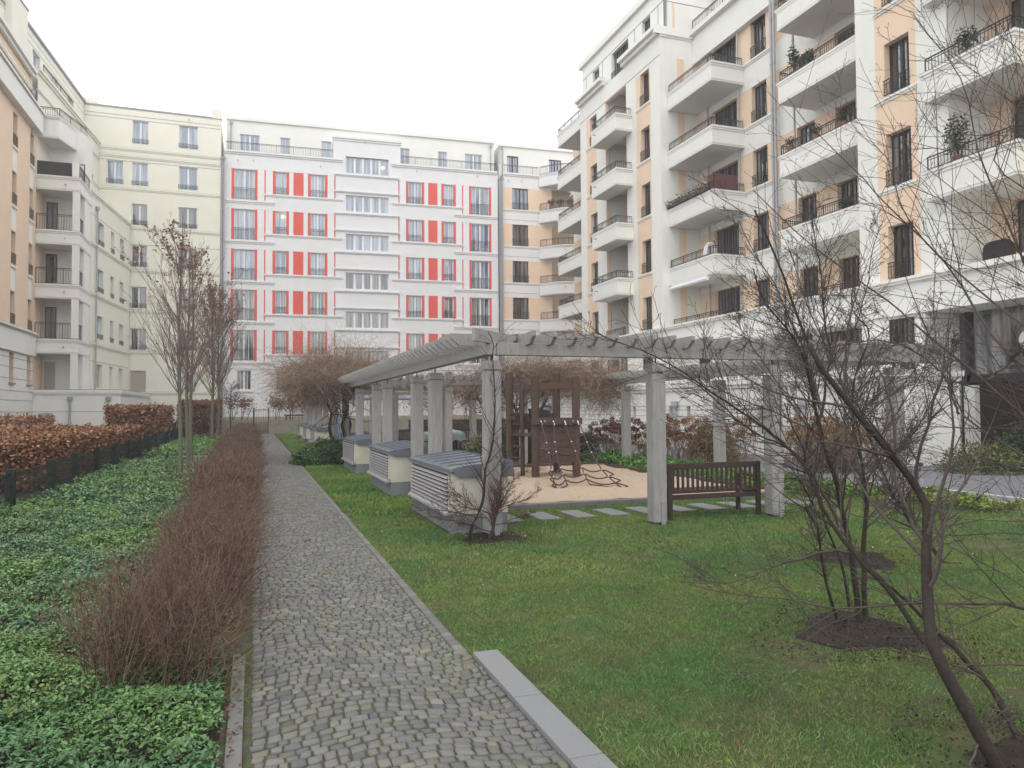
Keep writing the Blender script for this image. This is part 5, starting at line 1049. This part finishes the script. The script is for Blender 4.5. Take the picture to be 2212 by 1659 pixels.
# ---------------------------------------------------------------- climbing vines on the pergola
def tangle(name, label, boxes, stems, seed=0, r=.0045):
    rg = np.random.default_rng(seed); t = thing(name, stems[0][0], label, 'vine', 'vines grown over the pergola'); sets = []; cols = []
    for (c, e, n, L) in boxes:
        d = rg.normal(size=(n, 3)); d /= np.linalg.norm(d, axis=1, keepdims=True); st = np.array(c) + d * np.array(e) * (rg.random(n) ** .5)[:, None]
        dr = rg.normal(size=(n, 3)) * [1, 1, .45] + d * .5; P, R = sweep(st, dr, L * (.5 + rg.random(n)), np.full(n, r), np.full(n, r * .5), 7, 1.1, -.5, rg); P[..., 2] = np.clip(P[..., 2], 1.2, None); sets.append((P, R, 3))
        cc = np.array([(.26, .17, .12), (.33, .24, .17), (.19, .12, .09), (.38, .30, .22)])[rg.integers(0, 4, n)] * (1 + .2 * rg.normal(size=(n, 1))); cols.append(np.repeat(cc, 21, 0))
    V, F = [], []; o = 0
    for P, R, s_ in sets: v, f = tubes_np(P, R, s_); V.append(v); F.append(f + o); o += len(v)
    npmesh('twigs', np.concatenate(V), np.concatenate(F), vinem, np.clip(np.concatenate(cols), .03, .6), t, smooth=True)
    b = MB()
    for pts in stems: b.tube(pts, [.075 - .05 * i / (len(pts) - 1) for i in range(len(pts))], bark, 7)
    b.build('trunk', t, smooth=True)
    P = np.array([[Vector(p) for p in st_[-4:]] for st_ in stems]).reshape(len(stems), 4, 3); P2, R2 = sub(P, np.full((len(stems), 4), .03), 60, .8, 1.4, .6, .0, 6, .8, .0, rg, .005); woody('branches', [(P2, R2, 4)], bark, t)
    return t
tangle('climbing_vine', 'huge tangled mound of bare tan vine over the left pergola row near the shrubs', [((2.2, 26.5, 2.95), (1.35, 3.0, .42), 2600, 1.4), ((1.6, 26.8, 2.5), (.8, 2.5, .35), 900, 1.1), ((3.3, 27.5, 3.1), (1.2, 4.2, .3), 1500, 1.5), ((3.1, 33, 2.8), (.6, 4.0, .2), 500, 1.2)],
       [[(2.95, 26.2, 0), (3.05, 26.4, .6), (2.9, 26.3, 1.2), (3.1, 26.4, 1.8), (2.9, 26.3, 2.4), (2.4, 26.2, 2.8)], [(2.55, 26.0, 0), (2.6, 26.2, .5), (2.45, 26.1, 1.1), (2.55, 26.3, 1.6), (2.3, 26.2, 2.2), (1.9, 26.4, 2.6)], [(3.2, 26.9, 0), (3.1, 26.8, .6), (3.25, 26.8, 1.2), (3.1, 26.9, 1.8), (3.4, 27.2, 2.4), (3.9, 27.6, 2.8)]], 11)
tangle('climbing_vine', 'wide bare tan vine thicket on the rear cross beam above the climbing tower', [((8.6, 21.6, 2.75), (2.3, .7, .33), 3000, 1.1), ((10.2, 20.8, 2.65), (1.0, 1.5, .3), 900, 1.1), ((10.3, 20.6, 2.1), (.7, .7, .45), 500, .8), ((5.4, 21.6, 2.5), (1.9, .4, .28), 260, 1.3)],
       [[(8.0, 21.9, 0), (8.05, 21.8, .6), (7.8, 21.7, 1.2), (7.7, 21.7, 1.7), (7.3, 21.6, 2.2), (6.9, 21.6, 2.6)], [(8.15, 21.8, 0), (8.2, 21.8, .7), (8.05, 21.7, 1.3), (8.3, 21.7, 1.8), (8.6, 21.6, 2.3), (9.2, 21.6, 2.7)]], 12)
tangle('climbing_vine', 'thin dark vine strands on the cross beam over the covered table', [((6.8, 28.2, 2.55), (3.4, .5, .28), 700, 1.4)], [[(8.9, 28.4, 0), (8.8, 28.3, .7), (8.9, 28.3, 1.3), (8.6, 28.2, 1.9), (8.2, 28.2, 2.4), (7.5, 28.2, 2.6)]], 13)
# ---------------------------------------------------------------- shrubs
def shrub(name, c, r, h, label, cols, n, size, cat='shrub', m=None, group=None, up=.4):
    t = thing(name, (c[0], c[1], 0), label, cat, group); d = rng.normal(size=(n, 3)); d /= np.linalg.norm(d, axis=1, keepdims=True); d[:, 2] = np.abs(d[:, 2])
    rad = (.55 + .45 * rng.random(n) ** .6) * (1 + .22 * snoise(d[:, 0] * 4 + c[0], d[:, 1] * 4 + d[:, 2] * 5, 1.0)); P = np.array([c[0], c[1], 0]) + d * rad[:, None] * np.array([r[0], r[1], h]); P[:, 2] = np.clip(P[:, 2], .02, None)
    V, F = leaves_np(P, np.full(n, size), up); col = pal(n, cols, k=4, jit=.22); npmesh('foliage', V, F, m or leafm, col, t)
    k = 24; a = rng.normal(size=(k, 3)) * .5 + [0, 0, 1]; Pb, Rb = sweep(np.tile([c[0], c[1], 0.], (k, 1)) + rng.normal(size=(k, 3)) * [.2 * r[0], .2 * r[1], 0], a * [r[0], r[1], h], np.full(k, h * .9), np.full(k, .012), np.full(k, .004), 5, .3); woody('branches', [(Pb, Rb, 4)], bark, t); return t
gr = [(.05, .12, .035), (.07, .15, .05), (.035, .085, .03), (.10, .18, .06)]
shrub('green_shrub', (1.75, 24.6), (.65, 1.1), .55, 'lower left bright green shrub bulging over the path edge beside the vine', gr, 7000, .07)
shrub('green_shrub', (2.35, 26.2), (.7, 1.1), .75, 'taller pale green shrub behind the low one at the foot of the vine', [(.08, .16, .06), (.11, .2, .08), (.06, .12, .045)], 5000, .08)
shrub('green_shrub', (2.5, 23.9), (.45, .6), .85, 'dark leggy green shrub touching the third ventilation box', [(.035, .08, .03), (.05, .10, .04)], 2600, .07)
shrub('green_shrub', (4.7, 21.0), (.35, .35), .9, 'yellow green shrub between the pergola posts left of the table', [(.14, .20, .05), (.10, .16, .04)], 900, .08)
shrub('green_shrub', (6.9, 22.6), (.7, .5), .95, 'yellow green shrub behind the ladder side of the climbing tower', [(.15, .19, .05), (.09, .14, .04), (.2, .22, .07)], 2600, .08)
shrub('green_shrub', (8.2, 24.2), (1.1, .5), 1.15, 'dark evergreen shrub behind the climbing tower', [(.03, .06, .025), (.045, .08, .03)], 4000, .09)
shrub('green_shrub', (10.2, 22.4), (.7, .6), .95, 'dark green shrub to the right of the climbing tower', [(.035, .075, .03), (.05, .10, .035)], 3200, .08)
shrub('green_shrub', (15.6, 23.2), (.9, .8), 1.0, 'olive green shrub between the hydrangeas before the white base', [(.09, .11, .035), (.13, .13, .05)], 2600, .09)
shrub('green_shrub', (17.8, 14.0), (1.3, 1.0), .8, 'low yellow green shrub beside the entrance pavement', [(.13, .15, .04), (.10, .12, .04)], 3000, .08)
shrub('green_shrub', (20.0, 14.5), (1.4, 1.1), 1.2, 'dark evergreen bush near the glazed entrance at the right edge', [(.03, .06, .03), (.04, .08, .04)], 3500, .09)
shrub('brown_shrub', (13.3, 19.4), (.85, .7), 1.45, 'rounded tan brown twiggy shrub behind the bench, the tallest one there', [(.20, .14, .085), (.26, .19, .12), (.15, .10, .06)], 12000, .05, m=dryleaf)
shrub('brown_shrub', (19.6, 12.6), (1.6, .9), .7, 'low brown heather like shrub at the right edge of the pavement', [(.16, .10, .06), (.12, .08, .05), (.10, .10, .04)], 5000, .05, m=dryleaf)
shrub('brown_shrub', (14.3, 15.6), (.9, .6), .75, 'low brown shrub before the white base wall, right of the post', [(.18, .12, .07), (.11, .08, .045)], 4000, .05, m=dryleaf)
# hydrangeas with dried flower heads
def hydrangea(x, y, h, label, nh=16, seed=0, col=((.20, .085, .06), (.26, .13, .08), (.15, .06, .05))):
    rg = np.random.default_rng(seed + 77); t = thing('hydrangea', (x, y, 0), label, 'hydrangea', 'hydrangeas with dried heads before the white base'); n = nh + 30
    P, R = sweep(np.array([[x, y, 0.]] * n) + rg.normal(size=(n, 3)) * [.22, .2, 0], rg.normal(size=(n, 3)) * [.3, .3, 0] + [0, 0, 1], h * (.55 + .45 * rg.random(n)), np.full(n, .008), np.full(n, .004), 6, .22, .1, rg); woody('stems', [(P, R, 3), (*sub(P, R, n * 3, .3, .8, .6, .3, 3, .4, .2, rg, .003), 3)], mat('hydrangea_stem', (.22, .15, .10), .8), t)
    V, F, K = [], [], []; o = 0
    for i in range(nh):
        c = P[i, -1]; r_ = .075 + .045 * rg.random(); m_ = 90; d = rg.normal(size=(m_, 3)); d /= np.linalg.norm(d, axis=1, keepdims=True)
        v, f = leaves_np(c + d * r_ * np.array([1, 1, .75]), np.full(m_, .05), .2, .9, rg); V.append(v); F.append(f + o); o += len(v); K.append(np.repeat(np.array(col)[rg.integers(0, 3, 1)] * (1 + .15 * rg.normal(size=(m_, 1))), 4, 0))
    npmesh('flower_heads', np.concatenate(V), np.concatenate(F), dryleaf, np.clip(np.concatenate(K), .02, 1), t)
HY = [(10.9, 23.6, 1.15), (11.6, 23.2, 1.35), (12.3, 23.8, 1.5), (12.6, 22.2, 1.3), (13.4, 22.6, 1.5), (13.1, 20.9, 1.35), (12.1, 21.2, .95), (14.4, 21.8, 1.5), (15.0, 20.4, 1.55), (15.4, 18.3, 1.5), (14.9, 17.0, 1.35), (15.9, 17.3, 1.5), (16.4, 16.2, 1.3), (16.6, 18.8, 1.4), (15.2, 15.9, 1.1)]
for i, (x, y, h) in enumerate(HY): hydrangea(x, y, h, 'hydrangea with dried brown heads, number %s rightwards from the climbing tower' % ['one', 'two', 'three', 'four', 'five', 'six', 'seven', 'eight', 'nine', 'ten', 'eleven', 'twelve', 'thirteen', 'fourteen', 'fifteen'][i], 20, i, col=((.20, .085, .06), (.26, .13, .08), (.15, .06, .05)) if x < 14 else ((.34, .20, .10), (.40, .27, .14), (.25, .13, .08)))
# ---------------------------------------------------------------- near trees: main limbs of their real course, twigs grown on them
TR = [('M',0.04,0.006,[(4.5, 4.65, 0.0), (4.44, 4.65, 0.46), (4.4, 4.64, 0.71), (4.31, 4.64, 0.96), (4.29, 4.63, 1.08), (4.23, 4.63, 1.26), (4.14, 4.62, 1.39), (4.11, 4.62, 1.6), (4.07, 4.62, 1.73), (4.02, 4.61, 1.94), (3.93, 4.61, 2.2), (3.58, 4.6, 2.52), (3.52, 4.6, 2.74)]),
('M',0.035,0.005,[(4.6, 4.7, 0.0), (4.63, 4.73, 0.55), (4.7, 4.75, 0.93), (4.71, 4.78, 1.03), (4.71, 4.81, 1.33), (4.65, 4.84, 1.48), (4.67, 4.86, 1.73), (4.72, 4.89, 1.92), (4.86, 4.92, 2.15), (5.0, 4.95, 2.36), (4.77, 4.97, 2.52), (4.87, 5.0, 2.84)]),
('M',0.02,0.006,[(4.37, 4.75, 0.01), (4.24, 4.7, 0.27), (4.14, 4.65, 0.54), (4.06, 4.6, 0.8), (3.88, 4.55, 0.99), (3.96, 4.5, 0.93), (3.78, 4.45, 1.19), (3.6, 4.4, 1.18)]),
('M',0.02,0.006,[(4.73, 5.0, 0.02), (4.68, 5.01, 0.37), (4.56, 5.03, 0.64), (4.47, 5.04, 0.91), (4.54, 5.05, 0.89), (4.39, 5.06, 1.12), (4.35, 5.07, 1.38), (4.25, 5.09, 1.53), (4.19, 5.1, 1.74)]),
('M',0.022,0.006,[(4.19, 4.65, 1.39), (4.37, 4.71, 1.47), (4.55, 4.77, 1.54), (4.75, 4.83, 1.68), (4.97, 4.88, 1.79), (5.17, 4.94, 1.91), (5.37, 5.0, 2.06)]),
('M',0.018,0.004,[(3.98, 4.3, 0.84), (3.84, 4.23, 1.03), (3.59, 4.17, 1.32), (3.36, 4.1, 1.45), (3.06, 4.03, 1.54), (2.62, 3.97, 1.84), (2.19, 3.9, 2.02)]),
('M',0.018,0.004,[(4.1, 4.6, 1.6), (4.12, 4.56, 1.73), (4.09, 4.51, 1.94), (4.13, 4.47, 2.1), (4.02, 4.43, 2.28), (3.96, 4.39, 2.68), (3.84, 4.34, 3.03), (3.83, 4.3, 3.29)]),
('N',0.05,0.006,[(3.19, 2.5, 0.06), (3.14, 2.54, 0.2), (3.09, 2.59, 0.35), (3.04, 2.63, 0.48), (3.0, 2.68, 0.56), (3.02, 2.72, 0.59), (3.1, 2.76, 0.66), (3.14, 2.81, 0.76), (3.18, 2.85, 0.94), (3.26, 2.9, 1.09), (3.34, 2.94, 1.17), (3.34, 2.98, 1.23), (3.27, 3.03, 1.34), (3.2, 3.07, 1.45), (3.11, 3.12, 1.56), (3.08, 3.16, 1.66), (2.99, 3.2, 1.79), (2.94, 3.25, 1.86), (2.91, 3.29, 1.97), (2.87, 3.34, 2.13), (3.1, 3.38, 1.8), (2.99, 3.42, 2.04), (2.96, 3.47, 2.2), (2.9, 3.51, 2.44), (2.81, 3.56, 2.74), (2.77, 3.6, 2.86)]),
('N',0.022,0.003,[(3.33, 3.0, 0.46), (3.32, 3.08, 0.56), (3.27, 3.15, 0.7), (3.16, 3.23, 0.83), (3.18, 3.3, 0.87), (3.13, 3.38, 0.98), (3.06, 3.45, 1.16), (3.03, 3.52, 1.37), (2.95, 3.6, 1.49), (2.83, 3.67, 1.61), (2.5, 3.75, 1.83), (2.21, 3.82, 2.02), (1.88, 3.9, 2.14)]),
('N',0.03,0.008,[(3.67, 2.75, 0.0), (3.71, 2.84, 0.08), (3.72, 2.94, 0.21), (3.69, 3.03, 0.29), (3.63, 3.12, 0.4), (3.64, 3.22, 0.45), (3.49, 3.31, 0.63), (3.3, 3.41, 0.82), (3.32, 3.5, 0.86)]),
('N',0.03,0.003,[(3.92, 2.9, 0.62), (3.85, 2.95, 0.64), (3.72, 3.0, 0.63), (3.55, 3.05, 0.63), (3.38, 3.1, 0.65), (3.26, 3.15, 0.63), (3.09, 3.2, 0.62), (2.97, 3.25, 0.59), (2.86, 3.3, 0.65), (2.74, 3.35, 0.67), (2.6, 3.4, 0.67), (2.35, 3.45, 0.71), (2.23, 3.5, 0.75)]),
('N',0.016,0.002,[(3.91, 2.9, 0.32), (3.75, 2.94, 0.32), (3.57, 2.98, 0.32), (3.45, 3.02, 0.34), (3.27, 3.06, 0.4), (3.09, 3.1, 0.44), (2.97, 3.14, 0.44), (2.85, 3.18, 0.41), (2.73, 3.22, 0.38), (2.58, 3.26, 0.29), (2.29, 3.3, 0.3)]),
('N',0.014,0.002,[(3.38, 3.5, 0.83), (3.28, 3.55, 0.85), (3.18, 3.6, 0.84), (3.11, 3.65, 0.79), (2.97, 3.7, 0.76), (2.81, 3.75, 0.69), (2.7, 3.8, 0.65), (2.59, 3.85, 0.66), (2.49, 3.9, 0.7)]),
('N',0.012,0.004,[(3.27, 3.0, 0.68), (3.39, 3.04, 0.7), (3.49, 3.08, 0.81), (3.62, 3.11, 1.01), (3.64, 3.15, 1.17), (3.7, 3.19, 1.02), (3.74, 3.22, 1.12), (3.83, 3.26, 1.23), (3.94, 3.3, 1.38)]),
('N',0.014,0.004,[(4.35, 3.2, 0.95), (4.22, 3.36, 0.92), (4.14, 3.52, 0.88), (4.02, 3.68, 0.91), (3.92, 3.84, 0.93), (3.81, 4.0, 0.98)]),
('N',0.022,0.004,[(3.96, 2.9, 1.4), (3.95, 2.98, 1.51), (3.95, 3.06, 1.52), (3.9, 3.15, 1.57), (3.91, 3.23, 1.63), (3.93, 3.31, 1.85), (3.88, 3.39, 1.98), (3.82, 3.47, 2.07), (3.76, 3.55, 2.12), (3.65, 3.64, 2.13), (3.44, 3.72, 2.09), (3.13, 3.8, 2.03)]),
('N',0.024,0.004,[(3.97, 2.9, 1.62), (3.91, 2.98, 1.76), (3.9, 3.07, 1.84), (3.92, 3.15, 1.89), (3.88, 3.24, 2.0), (3.76, 3.32, 2.13), (3.74, 3.41, 2.22), (3.7, 3.49, 2.32), (3.94, 3.58, 2.24), (3.72, 3.66, 2.44), (3.46, 3.75, 2.62), (3.35, 3.83, 2.76), (3.19, 3.92, 2.96), (3.07, 4.0, 3.12)]),
('N',0.022,0.003,[(3.84, 2.8, 1.9), (3.88, 2.89, 1.94), (3.87, 2.97, 2.01), (3.86, 3.06, 2.18), (3.9, 3.14, 2.33), (3.93, 3.23, 2.43), (3.95, 3.31, 2.54), (3.8, 3.4, 2.73), (3.65, 3.49, 2.95), (3.61, 3.57, 3.06), (3.79, 3.66, 3.05), (3.7, 3.74, 3.2), (3.62, 3.83, 3.37), (3.48, 3.91, 3.52), (3.36, 4.0, 3.77)]),
('N',0.02,0.003,[(3.85, 2.8, 2.11), (3.89, 2.9, 2.18), (3.89, 3.0, 2.27), (3.87, 3.1, 2.41), (3.86, 3.2, 2.5), (3.85, 3.3, 2.56), (3.81, 3.4, 2.76), (3.82, 3.5, 2.9), (3.77, 3.6, 3.08), (4.14, 3.7, 3.25), (4.12, 3.8, 3.62)]),
('N',0.024,0.003,[(4.0, 2.9, 2.42), (4.02, 2.95, 2.59), (4.01, 3.0, 2.79), (4.0, 3.05, 2.93), (3.97, 3.1, 3.08), (3.99, 3.15, 3.2), (4.03, 3.2, 3.37), (4.07, 3.25, 3.54), (4.08, 3.3, 3.71), (4.03, 3.35, 3.86), (3.98, 3.4, 3.94), (3.95, 3.45, 4.05), (3.92, 3.5, 4.18)]),
('N',0.012,0.004,[(3.85, 3.0, 3.06), (4.02, 3.02, 3.19), (4.14, 3.05, 3.32), (4.24, 3.08, 3.47), (4.32, 3.1, 3.55)]),
('N',0.008,0.002,[(3.86, 3.1, 3.62), (3.99, 3.13, 3.73), (4.09, 3.17, 3.89), (4.23, 3.2, 4.13)]),
('N',0.006,0.002,[(3.88, 3.1, 3.45), (3.99, 3.15, 3.63), (4.11, 3.2, 3.81)]),
('N',0.008,0.002,[(3.96, 3.3, 3.83), (3.97, 3.3, 4.01), (3.98, 3.3, 4.17)]),
('N',0.012,0.006,[(3.7, 2.9, 1.84), (3.79, 2.85, 1.92), (3.85, 2.8, 2.03)]),
('N',0.012,0.004,[(3.73, 3.1, 1.66), (3.74, 3.12, 1.7), (3.71, 3.14, 1.79), (3.75, 3.16, 1.92), (3.8, 3.18, 2.02), (3.82, 3.2, 2.09)]),
('N',0.008,0.008,[(3.01, 2.5, 0.1), (3.13, 2.54, 0.17), (3.23, 2.58, 0.23), (3.33, 2.62, 0.26), (3.45, 2.66, 0.2), (3.56, 2.7, 0.09)]),
('K',0.035,0.01,[(7.21, 6.0, 0.0), (7.14, 6.05, 0.0), (7.02, 6.11, 0.0), (7.03, 6.16, 0.14), (6.8, 6.22, 0.35), (6.64, 6.27, 0.67), (6.75, 6.33, 0.55), (6.62, 6.38, 0.82), (6.56, 6.44, 1.06), (6.49, 6.49, 1.33), (6.44, 6.55, 1.61), (6.3, 6.6, 1.95)]),
('V',0.02,0.006,[(2.64, 9.3, 0.0), (2.65, 9.3, 0.14), (2.71, 9.3, 0.25), (2.81, 9.3, 0.41), (2.85, 9.3, 0.63), (2.86, 9.3, 0.74), (2.85, 9.3, 0.85), (2.86, 9.3, 0.94), (2.95, 9.3, 1.13), (2.98, 9.3, 1.35), (2.99, 9.3, 1.52), (3.01, 9.3, 1.86), (3.0, 9.3, 2.08), (2.97, 9.3, 2.38), (2.99, 9.3, 2.56), (2.99, 9.3, 2.65), (2.91, 9.3, 2.73)]),
]
def resample(pts, K):
    p = np.array(pts); s_ = np.r_[0, np.cumsum(np.linalg.norm(np.diff(p, axis=0), axis=1))]; q = np.linspace(0, s_[-1], K)
    return np.stack([np.interp(q, s_, p[:, i]) for i in range(3)], 1)
def traced_tree(key, label, seed, extra, dens, trunk_n=2, cat='tree', thin=.66, p4=6, tm=None):
    rg = np.random.default_rng(seed); L_ = [t_ for t_ in TR if t_[0] == key]; base = L_[0][3][0]; t = thing('multi_stem_tree' if key != 'V' else 'climbing_plant', (base[0], base[1], 0), label, cat)
    K = 28; P = []; R = []
    for j, (_, a, c, pts) in enumerate(L_):
        if key == 'N' and pts[0][0] > 3.75: z_ = pts[0][2]; pts = [(4.95, 1.75, 0), (4.9, 1.8, z_ * .4), (pts[0][0] * .45 + 4.85 * .55, pts[0][1] * .45 + 1.9 * .55, z_ * .75)] + list(pts)
        p = resample(pts, K); p[1:-1] = (p[:-2] + 2 * p[1:-1] + p[2:]) / 4 + rg.normal(size=(K - 2, 3)) * .003; P.append(p); tt = np.linspace(0, 1, K); a *= thin; R.append(a * (1 - tt) ** 1.25 + c * .8 * tt)
    for (st, d, ln, a) in extra:
        q, _ = sweep(np.array([st], float), np.array([d], float), np.array([ln]), np.array([a]), np.array([.003]), K, .35, .2, rg); P.append(q[0]); R.append(np.linspace(a, .0025, K))
    P = np.array(P); R = np.array(R); woody('trunk', [(P[:trunk_n], R[:trunk_n], 10)], bark, t)
    n = int(len(P) * dens); P2, R2 = sub(P, R, n, .30, .8, .5, .2, 9, .30, .25, rg, .0013); P3, R3 = sub(P2, R2, int(n * 4.0), .42, .85, .6, .12, 6, .28, .2, rg, .0011); P4, R4 = sub(P3, R3, int(n * p4), .32, .8, .8, .1, 4, .25, .2, rg, .0009)
    tips = P4[:, -1]; bd = P4[:, -1] - P4[:, -2]; bd /= np.linalg.norm(bd, axis=1, keepdims=True) + 1e-9; B_ = np.stack([tips, tips + bd * .007, tips + bd * .016], 1); BR = np.tile([.0012, .0026, .0004], (len(tips), 1))
    woody('branches', [(P[trunk_n:], R[trunk_n:], 8), (P2, R2, 5), (P3, R3, 3), (P4, R4, 3), (B_, BR, 3)] if len(P) > trunk_n else [(P2, R2, 5), (P3, R3, 3), (P4, R4, 3)], tm or twigm, t); return t
traced_tree('M', 'bare multi stemmed tree with upright stems in the round earth patch on the lawn', 21, [((4.1, 4.6, 1.7), (-.35, .1, 1), 1.6, .008), ((4.7, 4.8, 1.4), (.1, .3, 1), 1.9, .01), ((4.25, 4.6, 1.3), (-.9, 0, .8), 1.4, .007), ((4.6, 4.75, 1.2), (.9, .2, .8), 1.4, .008), ((4.4, 4.7, 1.9), (.2, .0, 1), 1.4, .007), ((4.15, 4.6, 1.5), (-.9, .3, .25), 1.2, .006), ((4.6, 4.8, 1.5), (.6, -.3, .9), 1.3, .006)], 44, 4)
traced_tree('N', 'large bare tree leaning in from the lower right corner with long arching branches', 22, [], 21, 3)
traced_tree('K', 'bare tree with a pale leaning stem behind the two nearest ones', 23, [((6.0, 6.5, 1.2), (.6, .2, 1), 1.6, .012), ((6.2, 6.4, .9), (.9, -.3, .8), 1.6, .012), ((6.0, 6.6, 1.5), (-.5, .2, 1), 1.5, .01), ((5.9, 6.6, 1.6), (.3, .3, 1), 1.5, .01), ((6.4, 6.4, .5), (1, .2, .5), 1.5, .012)], 85, 1)
t = traced_tree('V', 'thorny young climber with short side shoots climbing the front corner post of the pergola', 24, [((2.9, 9.2, .35), (-1, -.2, .55), 1.0, .008), ((2.85, 9.2, .3), (-1, -.1, .12), 1.05, .008), ((2.95, 9.2, .4), (1, 0, .35), .7, .006), ((2.9, 9.2, .2), (.9, -.1, .1), .6, .006), ((2.95, 9.25, .6), (.9, -.1, .3), .7, .005), ((2.9, 9.2, .25), (-.7, .1, .7), .7, .006), ((2.92, 9.22, .05), (.25, .05, 1), 1.1, .016), ((2.88, 9.2, .05), (.35, .0, 1), 1.3, .013), ((2.95, 9.2, .08), (-.15, .05, 1), .6, .012), ((2.9, 9.2, .12), (-.9, -.3, .35), .9, .008), ((2.9, 9.2, .3), (.5, -.2, .8), .6, .007)], 34, 1, 'climber', 1.15, 3, mat('red_brown_stems', (.085, .045, .038), .8, .2, 20))
# mixed twigs around its foot

# thin winter air over the whole yard
hz = bpy.data.materials.new('winter_haze'); hz.use_nodes = True; n_ = hz.node_tree; n_.nodes.clear()
pv = n_.nodes.new('ShaderNodeVolumePrincipled'); pv.inputs['Color'].default_value = (.95, .96, 1, 1); pv.inputs['Density'].default_value = .0013; pv.inputs['Anisotropy'].default_value = .2
om = n_.nodes.new('ShaderNodeOutputMaterial'); n_.links.new(pv.outputs[0], om.inputs['Volume'])
b = MB(); b.box(-81, 81, -51, 111, -1.0, 29, hz); tag(b.build('haze'), kind='stuff')
S.cycles.volume_bounces = 1
